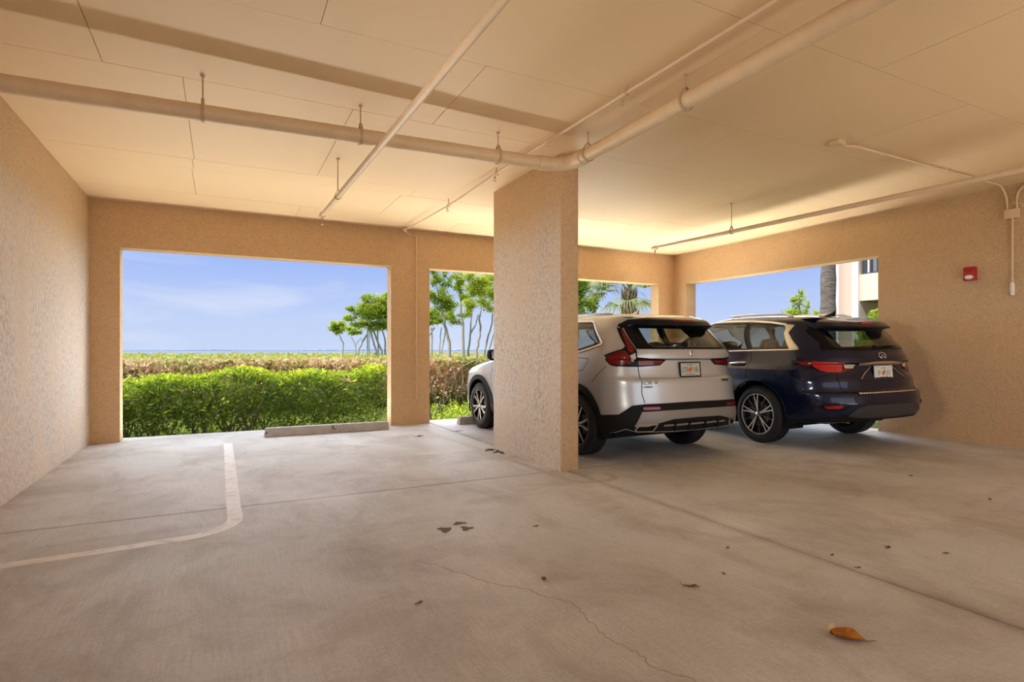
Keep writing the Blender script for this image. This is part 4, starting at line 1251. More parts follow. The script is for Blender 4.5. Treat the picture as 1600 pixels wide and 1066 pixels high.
b = badge(A, -.562, .905); text_obj('badge_lettering', 'AWD', .040, M['clad'], b, (0, 0, .002), (0,0,0), .002, sx=1.5)
seat(sv, -.38, 2.15, .50, .52); seat(sv, .38, 2.15, .50, .52); seat(sv, 0, 1.28, .52, 1.28, bench=1)
mb = MB(); mb.bevel_box(-.74, 2.85, .75, .74, 3.35, 1.10, .06); mb.build('dashboard', M['cabin'], sv, smooth=40)
mb = MB(); mb.bevel_box(-.72, .55, .24, .72, 4.35, .42, .05); mb.build('underbody', M['clad'], sv, smooth=40)
wells(sv, (1.02, 3.72), .435, .93)
add_wheels(sv, wheel_meshes(.37, .235, .245, 'silver'), [(-.813, 1.02, .37, .2), (.813, 1.02, .37, 1.0), (-.813, 3.72, .37, .55), (.813, 3.72, .37, 0)])

# ---------------------------------------------------------------- dark blue car
bl = empty('car', (7.24, 4.04, .0365), (0, -.0155, R(-4)), label='glossy dark blue SUV parked beside the right wall opening', category='car')
B_ = Car(BLUE, bl, [(1.19, .384, .447), (4.09, .384, .447)], M['blue_paint'])
grear = [(2.50,1.609),(1.753,1.594),(1.30,1.575),(1.245,1.56),(1.26,1.54),(1.326,1.475),(1.30,1.36),(1.255,1.262),(1.953,1.249)]
grear[0] = (B_.q_of_y(1.49,1.609),1.609); grear[-1] = (B_.q_of_y(1.33,1.246),1.246)
gdoor = B_.yz([(1.555,1.614),(1.41,1.246),(2.38,1.226),(2.40,1.618)])
gfront = B_.yz([(2.48,1.616),(2.46,1.224),(3.30,1.195),(3.05,1.38),(2.72,1.59)])
wsh = [(4.35,1.16),(5.25,1.16),(5.25,1.62),(4.42,1.62)]
clear = sym([(0,1.545),(.66,1.545),(.74,1.50),(.745,1.42),(.70,1.285),(.66,1.262),(0,1.255)])
lowcut = sym([(1.42,.10),(1.42,.335),(1.31,.339),(.834,.369),(.447,.386),(.1,.389)])
B_.shell([grear, gdoor, gfront, wsh, clear, lowcut], M['cabin'])
for poly in (grear, gdoor, gfront):
    B_.panel('side_window', poly, M['glass_dark'], .0015, .003, .014)
    B_.ribbon('window_seal', poly, .020, M['gloss_black'], .0015, .002, closed=True)
B_.panel('door_pillar_trim', B_.yz([(1.485,1.612),(1.345,1.246),(1.405,1.246),(1.555,1.614)]), M['gloss_black'], .002, .003, .012)
B_.panel('door_pillar_trim', B_.yz([(2.40,1.617),(2.38,1.226),(2.46,1.224),(2.48,1.617)]), M['gloss_black'], .002, .003, .012)
B_.panel('window_trim', [(1.32,1.60),(1.269,1.597),(1.114,1.594),(1.253,1.489),(1.22,1.40),(1.143,1.263),(1.150,1.240),(1.29,1.240),(1.290,1.262),(1.325,1.36),(1.348,1.475),(1.285,1.545),(1.30,1.575)], M['satin_chrome'], .004, .006, .007, label='bright metal kink trim behind the side window')
B_.ribbon('window_trim', [(1.27,1.597),(1.713,1.621)]+B_.yz([(1.49,1.640),(2.0,1.650),(2.45,1.645),(2.75,1.60)]), .030, M['satin_chrome'], .003, .005)
B_.ribbon('window_trim', [(1.16,1.246)]+B_.yz([(1.33,1.230),(1.8,1.218),(2.4,1.206),(3.30,1.178)]), .020, M['satin_chrome'], .003, .005)
B_.panel('windscreen', wsh, M['glass'], .001, .003, .03)
B_.panel('rear_window', sym([(0,1.57),(.82,1.57),(.858,1.545),(.842,1.404),(.885,1.236),(0,1.226)]), M['gloss_black'], .0025, .004, .013, cut=clear, mirror=False, label='black border of the rear window')
B_.panel('rear_glass', clear, M['glass_dark'], .002, .002, .02, grow=.01, mirror=False)
B_.panel('side_deflector', [(.976,1.519),(.862,1.568),(.852,1.536),(.838,1.404),(.862,1.372)], M['gloss_black'], .010, .014, .009)
pf = sp_push(.17, 1.525, 1.575, 1.64, 1.70, .60, .98)
B_.panel('spoiler', sym([(0,1.70),(.90,1.70),(.93,1.64),(.93,1.575),(.84,1.545),(.6,1.535),(0,1.53)]), M['blue_paint'], .004, .01, .012, mirror=False, push=pf, label='dark roof spoiler')
B_.panel('spoiler_lip', sym([(0,1.592),(.80,1.588),(.86,1.56),(.80,1.545),(.6,1.540),(0,1.538)]), M['gloss_black'], .007, .006, .012, mirror=False, push=pf)
B_.panel('high_brake_light', sym([(0,1.652),(.15,1.650),(.15,1.618),(0,1.620)]), M['red_bright'], .008, .006, .008, mirror=False, push=pf)
tail = [(1.255,1.101),(.988,1.106),(.402,1.068),(.471,.975),(.60,.955),(.768,.952),(.858,.972),(.996,1.027)]
for i, o in enumerate(B_.panel('tail_light', tail, M['gloss_black'], .005, .01, .010)):
    sg = 1 if i == 0 else -1
    f_ = lambda P_: [(q*sg, h) for q, h in P_]
    B_.panel('lamp_lens', f_([(1.20,1.094),(1.0,1.097),(.94,1.035),(1.02,1.040)]), M['red_lens'], .009, .006, .009, mirror=False, parent=o)
    B_.panel('lamp_lens', f_([(.985,1.097),(.60,1.076),(.60,.962),(.768,.961),(.85,.982),(.93,1.032)]), M['red_bright'], .010, .006, .009, mirror=False, parent=o, label='bright red lens')
    B_.panel('lamp_lens', f_([(.595,1.00),(.595,.964),(.50,.972),(.475,.996)]), M['red_lens'], .009, .006, .009, mirror=False, parent=o)
    B_.panel('reverse_lamp', f_([(.592,1.062),(.432,1.056),(.462,1.004),(.565,1.006)]), M['clear_lamp'], .010, .006, .008, mirror=False, parent=o, label='pale reversing lamp')
B_.panel('tailgate_strip', sym([(0,1.084),(.154,1.082),(.400,1.068),(.375,1.040),(0,1.046)]), M['chrome'], .014, .012, .008, mirror=False, label='bright chrome strip above the plate')
B_.ribbon('tailgate_crease', [(.166,1.035),(.40,.862),(.30,.85),(-.30,.85),(-.40,.862),(-.166,1.035)], .012, M['blue_paint'], .001, .006, mirror=False)
B_.ribbon('plate_surround', [(.19,1.02),(.385,.875)], .012, M['chrome'], .004, .004)
B_.ribbon('tailgate_seam', [(.667,.950),(.690,.89),(.683,.84),(.655,.738),(.60,.727),(0,.727)], .009, M['gap'], .0006, .0004)
B_.ribbon('bumper_seam', [(.70,.955),(.90,.90),(1.20,.80),(1.36,.70)], .006, M['gap'], .0004, .0003)
B_.ribbon('step_plate', [(.508,.715),(-.508,.715)], .034, M['satin_chrome'], .003, .003, mirror=False)
for k in range(22):
    a = .48-k*.96/21; B_.ribbon('step_ridge', [(a+.014,.717),(a-.008,.713)], .026, M['chrome'], .007, .004, mirror=False)
B_.panel('bumper_panel', sym([(0,.572),(.121,.572),(.418,.576),(.553,.541),(.659,.448),(.48,.424),(0,.413)]), M['skid_dark'] if 'skid_dark' in M else M['clad'], .010, .014, .010, mirror=False, label='dark grey lower bumper panel')
B_.panel('bumper_lip', sym([(0,.425),(.49,.436),(.66,.455),(1.0,.40),(1.34,.37),(1.34,.342),(.834,.369),(.447,.386),(0,.389)]), M['clad'], .005, .01, .012, arch=True, mirror=False)
B_.panel('reflector_recess', [(1.02,.548),(.93,.585),(.70,.600),(.60,.575),(.72,.520),(.90,.515)], M['gloss_black'], .003, .006, .011)
B_.panel('reflector', [(.935,.565),(.716,.579),(.752,.536),(.895,.533)], M['red_reflector'], .009, .006, .008)
B_.ribbon('door_seam', [(B_.q_of_y(1.345,1.23),1.23),(1.936,1.121),(1.778,.966),(1.80,.86)], .008, M['gap'], .0004, .0003)
B_.ribbon('door_seam', B_.yz([(2.42,1.21),(2.42,.45)]), .008, M['gap'], .0004, .0003)
B_.ribbon('fuel_door_seam', [(1.322+.072*math.cos(2*PI*k/28), .942+.068*math.sin(2*PI*k/28)) for k in range(28)], .007, M['gap'], .0004, .0003, closed=True)
B_.ribbon('fuel_door_pull', [(1.262+.03*math.cos(PI*(.75+.5*k/8)) , .945+.06*math.sin(PI*(.75+.5*k/8))) for k in range(9)], .012, M['blue_paint'], .002, .004)
for y in (1.03, 4.09): pass
B_.ribbon('arch_lip', B_.yz([(1.19+.457*math.cos(R(a)), .384+.457*math.sin(R(a))) for a in range(-8, 190, 6)]), .022, M['blue_paint'], .001, .010)
B_.ribbon('arch_lip', B_.yz([(4.09+.457*math.cos(R(a)), .384+.457*math.sin(R(a))) for a in range(-8, 186, 6)]), .022, M['blue_paint'], .001, .010)
B_.panel('sill_trim', B_.yz([(1.68,.25),(1.70,.36),(3.60,.36),(3.62,.25)]), M['clad'], .008, .012, .03)
B_.panel('headlight', [(4.15,.86),(4.15,.95),(4.55,.90),(4.8,.84),(4.55,.82)], M['clear_lamp'], .004, .006, .02)
B_.panel('grille', [(4.75,.45),(4.75,.84),(5.25,.84),(5.25,.45)], M['chrome'], .004, .006, .04)
for y, z in ((1.53, 1.06), (2.58, 1.045)):
    x = float(B_.s.P(np.array([B_.q_of_y(y, z)]), np.array([z]))[0][0])
    mb = MB(); mb.tube([(x+.012, y-.13, z+.006), (x-.024, y-.11, z+.006), (x-.036, y, z), (x-.030, y+.11, z-.006), (x+.012, y+.13, z-.008)], [.010, .014, .015, .014, .010], 10)
    me = mb.mesh('door_handle', M['chrome'], 50); link('door_handle', me, bl); o = link('door_handle', me, bl); o.scale = (-1, 1, 1)
mirror_part(bl, 1.10, 3.18, 1.19, M['blue_paint'])
fin(bl, .78, 1.672, .24, .07, M['gloss_black'], .045)
rail(B_, .95, 2.55, .032, M['satin_chrome'], .015)
wiper(B_, (.06,1.252), (-.391,1.268), M['clad'])
plate_obj(B_, .945, 'EF', 'J33', M['plate_white'], M['plate_white'], R(-3), .024, .0)
# oval emblem: a ring open at the foot where two bars meet in the middle
b = badge(B_, 0, 1.150)
mb = MB(); ov = [(.062*math.cos(R(a)), .040*math.sin(R(a)), .003) for a in range(-62, 243, 8)]
mb.tube(ov, [.0045+.003*abs(math.sin(R(a))) for a in range(-62, 243, 8)], 8); mb.build('badge_ring', M['chrome'], b, smooth=50)
mb = MB(); mb.tube([(.029,-.035,.003), (.010,.012,.004)], [.010, .002], 8); mb.tube([(-.029,-.035,.003), (-.004,.020,.004)], [.010, .002], 8); mb.build('badge_bar', M['chrome'], b, smooth=50)
b = badge(B_, -.52, .905); text_obj('badge_lettering', 'QX60', .050, M['chrome'], b, (0, 0, .003), (0,0,0), .002, sx=1.1)
seat(bl, -.40, 2.42, .52, .54); seat(bl, .40, 2.42, .52, .54); seat(bl, 0, 1.62, .54, 1.30, bench=1, zt=1.14)
mb = MB(); mb.bevel_box(-.76, 3.1, .75, .76, 3.6, 1.10, .06); mb.build('dashboard', M['cabin'], bl, smooth=40)
mb = MB(); mb.bevel_box(-.74, .70, .26, .74, 4.6, .44, .05); mb.build('underbody', M['clad'], bl, smooth=40)
mb = MB(); mb.tube([(-.30, .52, .34), (-.30, .66, .33), (.25, .75, .32), (.30, 1.0, .32)], .035, 10); mb.bevel_box(-.45, .55, .28, .45, .80, .38, .04); mb.build('exhaust', M['disc'], bl, smooth=50)
wells(bl, (1.19, 4.09), .457, .96)
add_wheels(bl, wheel_meshes(.384, .245, .268, 'blue'), [(-.835, 1.19, .384, .1), (.835, 1.19, .384, 1.0), (-.835, 4.09, .384, .5), (.835, 4.09, .384, 0)])
# ------------------------------------------------------------------ outdoors
FWD = np.array([math.sin(R(27)), math.cos(R(27)), 0.]); RGT = np.array([math.cos(R(27)), -math.sin(R(27)), 0.])
def at(px, py, Y):
    """the point at depth Y (metres beyond the lens, square to the back wall) seen at a pixel of the photograph"""
    d = FWD+(px-800)/890*RGT+np.array([0, 0, (548-py)/890])
    return np.array([0, 0, 1.25])+d*(Y/d[1])
def leaf_mat(name, stops, trans=.45, rough=.45, tg=.5):
    t = NT(name)
    a = t.n('ShaderNodeAttribute'); a.attribute_name = 'tint'
    c = t.ramp(a.outputs['Fac'], stops)
    d = t.n('ShaderNodeBsdfDiffuse'); t.l(c, d.inputs['Color'])
    tr = t.n('ShaderNodeBsdfTranslucent'); t.l(t.mix(tg, c, (.45, .50, .05)), tr.inputs['Color'])
    m1 = t.n('ShaderNodeMixShader'); m1.inputs[0].default_value = trans; t.l(d.outputs[0], m1.inputs[1]); t.l(tr.outputs[0], m1.inputs[2])
    g = t.n('ShaderNodeBsdfGlossy'); g.inputs['Roughness'].default_value = rough; g.inputs['Color'].default_value = (1,1,1,1)
    m2 = t.n('ShaderNodeMixShader'); m2.inputs[0].default_value = .025; t.l(m1.outputs[0], m2.inputs[1]); t.l(g.outputs[0], m2.inputs[2])
    t.l(m2.outputs[0], t.out.inputs['Surface'])
    return t.m
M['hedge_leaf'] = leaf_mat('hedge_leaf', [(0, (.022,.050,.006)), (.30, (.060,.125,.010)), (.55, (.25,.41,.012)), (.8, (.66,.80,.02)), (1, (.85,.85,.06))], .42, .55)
M['dry_leaf'] = leaf_mat('dry_thicket_leaf', [(0, (.10,.20,.03)), (.22, (.26,.32,.06)), (.40, (.60,.47,.25)), (.6, (.78,.53,.34)), (.8, (.84,.48,.29)), (1, (.92,.76,.60))], .25, .6, .05)
M['top_leaf'] = leaf_mat('thicket_top_leaf', [(0, (.16,.22,.03)), (.4, (.33,.37,.06)), (.7, (.52,.46,.13)), (1, (.66,.46,.22))], .3, .6, .2)
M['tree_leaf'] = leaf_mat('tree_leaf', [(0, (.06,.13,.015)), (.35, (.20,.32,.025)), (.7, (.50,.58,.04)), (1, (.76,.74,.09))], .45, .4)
M['frond'] = leaf_mat('palm_frond', [(0, (.10,.16,.05)), (.5, (.26,.31,.12)), (.85, (.44,.42,.17)), (1, (.52,.46,.26))], .3, .4)
M['bark'] = plain('pale_bark', (.42,.39,.35), .85, bump=.5, scale=18, grain=.7)
M['bark_dark'] = plain('dark_bark', (.10,.082,.066), .9, bump=.5, scale=22, grain=.6)
M['twig'] = plain('dry_twig', (.46,.36,.27), .85, grain=.5, scale=12)
M['stem'] = plain('hedge_stem', (.12,.085,.055), .85, grain=.5, scale=20)
def lawn_mat():
    t = NT('lawn_grass'); v = t.coord()
    n = t.noise(v, 3.5, 6, .7); f = t.noise(v, 60, 4, .6)
    c = t.mix(t.ramp(n, [(.35, 0), (.65, 1)]), (.075, .112, .012), (.135, .142, .033))
    c = t.mix(t.ramp(f, [(.35, .5), (.6, 0)]), c, (.05, .08, .01))
    t.bsdf(c, .9, 0, t.bump(f, .6, .03), .1); return t.m
M['lawn'] = lawn_mat()
# ground, sea and the far shore
mb = MB(); mb.add([(-60,-40,-.22),(60,-40,-.22),(60,46,-.22),(-60,46,-.22)], [(0,1,2,3)]); mb.build('ground', M['lawn'], kind='structure')
t = NT('sea_water'); v = t.coord((.05,.4,1))
t.bsdf((.17,.22,.27), .9, 0, t.bump(t.noise(v, 3, 6), .10, .2), .0); M['sea'] = t.m
mb = MB(); mb.add([(-9000,46,-1.2),(9000,46,-1.2),(9000,9000,-1.2),(-9000,9000,-1.2)], [(0,1,2,3)])
mb.build('sea', M['sea'], label='pale grey-blue strip of sea below the horizon', category='sea', kind='stuff')
rs = np.random.RandomState(7)
M['shore'] = plain('far_shore_haze_green', (.55,.62,.68), .9, grain=.3, scale=.01)
mb = MB(); n = 420; vs_ = []
for i in range(n):
    x = -3600+7200*i/(n-1)+0; h = 6+7*mnoise.noise(Vector((i*.06, 1.3, 0)))+4*mnoise.noise(Vector((i*.5, 7, 0)))
    if -1700 < x < -900: h += 6*math.exp(-((x+1300)/250)**2)
    h = max(h, 3)
    for dy in (0, 60): vs_ += [(x, 4200+dy+.02*abs(x), -1.2), (x, 4200+dy+.02*abs(x), h+.02)]
fs = []
for i in range(n-1):
    b = i*4; c = b+4
    fs += [(b, c, c+1, b+1), (b+1, c+1, c+3, b+3), (b+2, b+3, c+3, c+2)]
mb.add(vs_, fs); mb.build('far_shore', M['shore'], label='thin hazy wooded shore on the horizon across the water', category='shore')
# driveway behind the camera
M['drive'] = rough_concrete('drive_concrete', (.52,.49,.45), (.44,.41,.37))
mb = MB(); mb.box(-14, -24, -.2, 22, YF_-4.01, -.015); mb.build('driveway', M['drive'], kind='structure')

def leaves(C_, size, rng, up=.0, aspect=.45, fold=.25):
    """leaf blades (two bent quads each) at centres C_; returns V,F(quads),tint index per leaf"""
    n = len(C_)
    d = rng.normal(size=(n,3)); d[:,2] = d[:,2]*.7+up; d /= np.linalg.norm(d, axis=1, keepdims=True)
    r_ = rng.normal(size=(n,3)); s_ = np.cross(d, r_); s_ /= np.linalg.norm(s_, axis=1, keepdims=True)
    nn = np.cross(d, s_)
    L = (size*(.65+.7*rng.rand(n)))[:,None]; W = L*aspect*.5
    a = C_-d*L*.5; b = C_+d*L*.5; m1 = C_-d*L*.08+s_*W+nn*W*fold*2; m2 = C_-d*L*.08-s_*W+nn*W*fold*2
    V = np.stack([a, m1, b, m2], 1).reshape(-1, 3)
    i = np.arange(n)*4
    F = np.stack([i, i+1, i+2, i+3], 1)
    return V, F
def foliage(name, parent, C_, size, mat, rng, tint, up=0., aspect=.45, **props):
    V, F = leaves(C_, size, rng, up, aspect)
    me = np_mesh(name, V, F, mat, np.repeat(np.clip(tint, 0, 1), 4))
    return link(name, me, parent, **props)
def stems(name, parent, segs, mat, n=5):
    mb = MB()
    for pts, r in segs: mb.tube(pts, r, n)
    return mb.build(name, mat, parent, smooth=60)
# ---- clipped green hedge right behind the left opening
hd = empty('hedge', (.3, 10.9, -.2), label='leafy green hedge with yellow-green tips just outside the left opening', category='hedge')
rng = np.random.RandomState(11)
def hedge_top(x): return .88+.05*np.sin(x*2.1+1)+.04*np.sin(x*5.3)+.05*np.clip((x-.3)/2, -.6, 1)
X0, X1, Y0, Y1 = -2.6, 2.72, 10.28, 11.55
N = 19000
x = rng.uniform(X0, X1, N*3); y = rng.uniform(Y0, Y1, N*3); z = rng.uniform(-.15, 1.05, N*3)
top = hedge_top(x)
# clumps: keep near clump centres, thinner low down
cx = np.array([mnoise.noise(Vector((a*2.6, b*2.6, c*3.2))) for a, b, c in zip(x, y, z)])
edge = np.minimum(np.minimum(y-Y0, Y1-y), top-z)
low = np.clip((z+.28)/.55, 0, 1)
keep = (z < top+.05*cx) & (rng.rand(len(x)) < (.15+.85*low)*np.where(edge < .22, 1, .35)) & (cx > -.25+.20*(1-low))
front = .10*np.sin(x*3.1+z*4)+.12*(1-low)
keep &= (y > Y0+front)
idx = np.nonzero(keep)[0][:N*2]
C_ = np.stack([x, y, z], 1)[idx]-np.array([.3, 10.9, -.2])
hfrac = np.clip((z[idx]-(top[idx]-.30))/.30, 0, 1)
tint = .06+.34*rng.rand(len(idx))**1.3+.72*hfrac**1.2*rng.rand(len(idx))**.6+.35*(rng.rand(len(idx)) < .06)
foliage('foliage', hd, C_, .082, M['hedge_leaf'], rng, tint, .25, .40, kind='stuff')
for k in range(17):
    bx = X0+.15+rng.uniform(-.1,.1)+(X1-X0-.3)*k/25+rng.uniform(-.08,.08); by = rng.uniform(Y0+.3, Y1-.3)
    segs = []
    for j in range(4):
        a = rng.uniform(0, 2*PI); L = rng.uniform(.45, .80); sp = rng.uniform(.15, .5)
        p0 = np.array([bx, by, -.22]); p1 = p0+np.array([math.cos(a)*sp*.4, math.sin(a)*sp*.3, L*.4]); p2 = p0+np.array([math.cos(a)*sp, math.sin(a)*sp*.6, L])
        o_ = np.array([.3, 10.9, -.2]); segs.append(([p0-o_, p1-o_, p2-o_], [.016, .012, .006]))
    stems('branch', hd, segs, M['stem'])
# ---- tall dry thicket across the lawn
th_ = empty('thicket', (4, 14.4, -.2), label='wide browned thicket of dry leaves and twigs across the lawn', category='thicket')
o_ = np.array([4, 14.4, -.2])
rng = np.random.RandomState(21)
N = 30000
x = rng.uniform(-5.5, 15, N); y = 14.0+rng.rand(N)**1.6*1.4; z = -.05+1.10*rng.rand(N)**.8
bump_ = np.array([mnoise.noise(Vector((a*.9, b*.9, c*1.5))) for a, b, c in zip(x, y, z)])
patch = np.array([mnoise.noise(Vector((a*.55+9, c*1.1, 3))) for a, c in zip(x, z)])
y += .25*bump_
keep = (bump_ > -.38) & (z < 1.05+.06*bump_) & ((z > .12) | (rng.rand(N) < .15))
C_ = np.stack([x, y, z], 1)[keep]-o_
pk = patch[keep]; zk = z[keep]; xk = x[keep]
green = np.clip((-.05-pk)*3, 0, 1)*np.clip(1.25-xk*.05, .2, 1)
tint = .62+.30*rng.rand(len(pk))-.52*green*rng.rand(len(pk))**.4-.18*(rng.rand(len(pk)) < .3)-.15*np.clip((zk-.92)/.15, 0, 1)
foliage('foliage', th_, C_, .105, M['dry_leaf'], rng, tint, .1, .5, kind='stuff')
mb = MB()
for k in range(900):
    bx = rng.uniform(-5.3, 14.8); by = rng.uniform(13.85, 14.5); L = rng.uniform(.25, 1.0); z0 = rng.uniform(-.2, .5)
    a = rng.normal(0, .28); b = rng.normal(-.05, .2)
    p0 = np.array([bx, by, z0]); p2 = p0+np.array([a*L, b*L, L]); p2[2] = min(p2[2], 1.06); p1 = (p0+p2)/2+rng.normal(0, .06, 3)
    mb.tube([p0-o_, p1-o_, p2-o_], [.009, .008, .004], 3, cap=False)
mb.build('twig', M['twig'], th_, kind='stuff')
# its flat top running back to the water
nx, ny = 90, 60
gx = np.linspace(-22, 34, nx); gy = 14.3+(np.linspace(0, 1, ny)**2)*31
GX, GY = np.meshgrid(gx, gy)
GZ = .86+.10*np.array([mnoise.noise(Vector((a*.5, b*.5, 0))) for a, b in zip(GX.ravel(), GY.ravel())]).reshape(GX.shape)+.003*(GY-14.3)
GZ[0] = .15
V = np.stack([GX, GY, GZ], -1).reshape(-1, 3)-o_
i = (np.arange(ny-1)[:,None]*nx+np.arange(nx-1)[None]).ravel()
F = np.stack([i, i+1, i+nx+1, i+nx], 1)
link('understorey', np_mesh('understorey', V, F, M['top_leaf'], rng.rand(len(V))*.6, True), th_, kind='stuff')
N = 26000
y = 14.1+rng.rand(N)**2.2*30; x = rng.uniform(-20, 32, N); keep = np.abs(x-.55*y) < .95*y+3
x, y = x[keep], y[keep]
z = .93+.003*(y-14)+.09*np.array([mnoise.noise(Vector((a*.5, b*.5, 0))) for a, b in zip(x, y)])+rng.uniform(-.06, .10, len(x))
tint = .30+.60*rng.rand(len(x))+.35*np.array([mnoise.noise(Vector((a*.25, b*.25, 5))) for a, b in zip(x, y)])
foliage('foliage', th_, np.stack([x, y, z], 1)-o_, .15, M['top_leaf'], rng, tint, .5, .5, kind='stuff')
# ---- rough grass and weeds on the lawn strip
N = 9000
rng = np.random.RandomState(5)
x = rng.uniform(-4, 13, N); y = 9.95+rng.rand(N)*4.2
h = .05+.10*rng.rand(N)
b = np.stack([x, y, np.full(N, -.22)], 1)
lean = rng.normal(0, .35, (N, 2))*h[:,None]; w = .006+.012*rng.rand(N); a = rng.uniform(0, PI, N)
sx = np.stack([np.cos(a)*w, np.sin(a)*w, np.zeros(N)], 1); tip = b+np.concatenate([lean, h[:,None]], 1)
V = np.stack([b-sx, b+sx, tip], 1).reshape(-1, 3); F = np.arange(3*N).reshape(-1, 3)
M['grass_blade'] = leaf_mat('grass_blade', [(0, (.12,.24,.02)), (.5, (.26,.36,.04)), (1, (.50,.48,.15))], .4, .5)
gr = link('grass', np_mesh('grass', V, F, M['grass_blade'], np.repeat(rng.rand(N), 3)), kind='stuff', label='ragged sunlit grass between the slab and the thicket', category='grass')
# low weeds beside the post of the second opening
wd = empty('shrub', (4.0, 11.2, -.2), label='low straggly shrub on the lawn seen through the second opening', category='shrub')
rng = np.random.RandomState(9); o_ = np.array([4.0, 11.2, -.2])
N = 900; x = rng.uniform(3.2, 5.2, N); y = rng.uniform(10.4, 12.4, N); z = -.2+.32*rng.rand(N)**1.5
foliage('foliage', wd, np.stack([x, y, z], 1)-o_, .075, M['hedge_leaf'], rng, .35+.6*rng.rand(N), .5, .4, kind='stuff')
for (px, Y, h_) in ((675, 11.0, .55), (690, 12.2, .5), (706, 12.6, .55), (682, 12.0, .45)):
    p = at(px, 640, Y); p[2] = -.22
    segs = []
    for j in range(3):
        e_ = p+np.array([rng.uniform(-.25,.25), rng.uniform(-.1,.1), h_*rng.uniform(.7,1.1)])
        segs.append(([p-o_, (p+e_)/2+rng.normal(0,.03,3)-o_, e_-o_], [.022, .016, .008]))
    stems('branch', wd, segs, M['bark_dark'])
# ---- trees
def tree(label, base, trunks, blobs, nleaf, lsize, rng, group='mangrove trees by the water', tint=(.2,.75), bark='bark', cat='tree'):
    o = empty('tree', tuple(base), label=label, category=cat, group=group)
    b = np.array(base)
    for pts, r0, r1 in trunks:
        pts = [np.array(p)-b for p in pts]
        mb = MB(); m_ = len(pts)
        q = []
        for i in range(m_-1):
            for k in range(3):
                t_ = k/3; q.append(pts[i]*(1-t_)+pts[i+1]*t_+rng.normal(0, r0*.20, 3)*(i+k > 0))
        q.append(pts[-1])
        mb.tube(q, list(np.linspace(r0, r1, len(q))), 7)
        mb.build('trunk', M[bark], o, smooth=60)
    Cs, Ts = [], []
    tot = sum(bl_[1][0]*bl_[1][1]*bl_[1][2] for bl_ in blobs)**1
    for c, r in blobs:
        c = np.array(c); r = np.array(r)
        k = max(120, int(1.7*nleaf*(r.prod()/tot)))
        nsub = max(7, k//50)
        sc = rng.normal(size=(nsub, 3)); sc /= np.linalg.norm(sc, axis=1, keepdims=True); sc *= (rng.rand(nsub, 1)**.45)
        pick = rng.randint(0, nsub, k)
        p = c+(sc[pick]+rng.normal(0, .23, (k, 3)))*r
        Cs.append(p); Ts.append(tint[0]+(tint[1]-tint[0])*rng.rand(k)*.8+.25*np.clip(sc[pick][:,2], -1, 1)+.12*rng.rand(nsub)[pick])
    C_ = np.concatenate(Cs); T_ = np.concatenate(Ts)
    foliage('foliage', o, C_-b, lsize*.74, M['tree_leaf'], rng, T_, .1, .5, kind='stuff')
    return o
def A3(Y, *pp): return [at(px, py, Y) for px, py in pp]
rng = np.random.RandomState(33)
def base(px, Y): p = at(px, 552, Y); return (p[0], p[1], -.2)
Yt = 26.0
def blob(px, py, rx, ry, Y=Yt, dep=.9):
    k = (Y/at(px, py, Y)[1]) ; s_ = np.linalg.norm((at(px+1, py, Y)-at(px, py, Y)))
    return (at(px, py, Y), (rx*s_, rx*s_*dep, ry*s_))
def root(px, Y, top): b_ = base(px, Y); return [np.array(b_)]+[at(*p, Y) for p in top]
tree('small mangrove with a round tuft on a crooked stem, leftmost tree by the water', base(535, Yt),
     [(root(535, Yt, [(535,550),(537,538),(533,530),(531,524)]), .035, .02)], [blob(529,513,11,9), blob(520,508,6,5), blob(537,508,6,5)], 650, .15, rng)
tree('slim mangrove with thin forked stems left of the tall bushy one', base(556, Yt+1),
     [(root(556, Yt+1, [(556,545),(554,536),(549,527)]), .03, .015), ([at(556,540,Yt+1), at(561,532,Yt+1), at(566,528,Yt+1)], .02, .012)], [blob(555,517,12,6,Yt+1), blob(546,514,6,4,Yt+1)], 420, .14, rng)
tree('bushy mangrove on several leaning prop roots, beside the post', base(585, Yt-1),
     [(root(560, Yt-1, [(560,548),(566,534),(574,523)]), .04, .04), (root(574, Yt-1, [(574,548),(574,530),(575,505)]), .03, .03),
      (root(588, Yt-1, [(588,548),(581,527),(575,505)]), .05, .04), (root(596, Yt-1, [(596,548),(589,530),(582,515),(578,500)]), .05, .04),
      (root(592, Yt-1, [(591,548),(590,525),(591,505)]), .035, .03), (root(602, Yt-1, [(602,548),(601,528),(596,512)]), .05, .03), (root(578, Yt-1, [(577,548),(577,530),(577,512)]), .02, .02)],
     [blob(582,490,20,16,Yt-1), blob(563,485,14,11,Yt-1), blob(545,498,12,7,Yt-1), blob(573,466,10,9,Yt-1), blob(598,478,16,16,Yt-1), blob(560,505,16,7,Yt-1), blob(588,510,16,8,Yt-1), blob(545,480,7,6,Yt-1), blob(610,500,14,14,Yt-1), blob(605,465,10,8,Yt-1)], 5200, .14, rng)
Yb = 19.5
def blb(px, py, rx, ry, Y=Yb): return blob(px, py, rx, ry, Y)
tree('mangrove with a dark curving trunk, left in the second opening', base(701, Yb),
     [(root(702, Yb, [(702,550),(702,536),(696,515),(692,492),(691,475)]), .075, .04), ([at(692,490,Yb), at(684,455,Yb), at(678,430,Yb)], .03, .012)],
     [blb(690,465,15,13), blb(680,440,11,10), blb(700,478,14,12), blb(678,490,12,10), blb(697,440,10,9), blb(676,420,9,8), blb(712,500,11,9), blb(674,465,8,12), blb(694,425,8,8)], 3000, .11, rng, tint=(.1,.7))
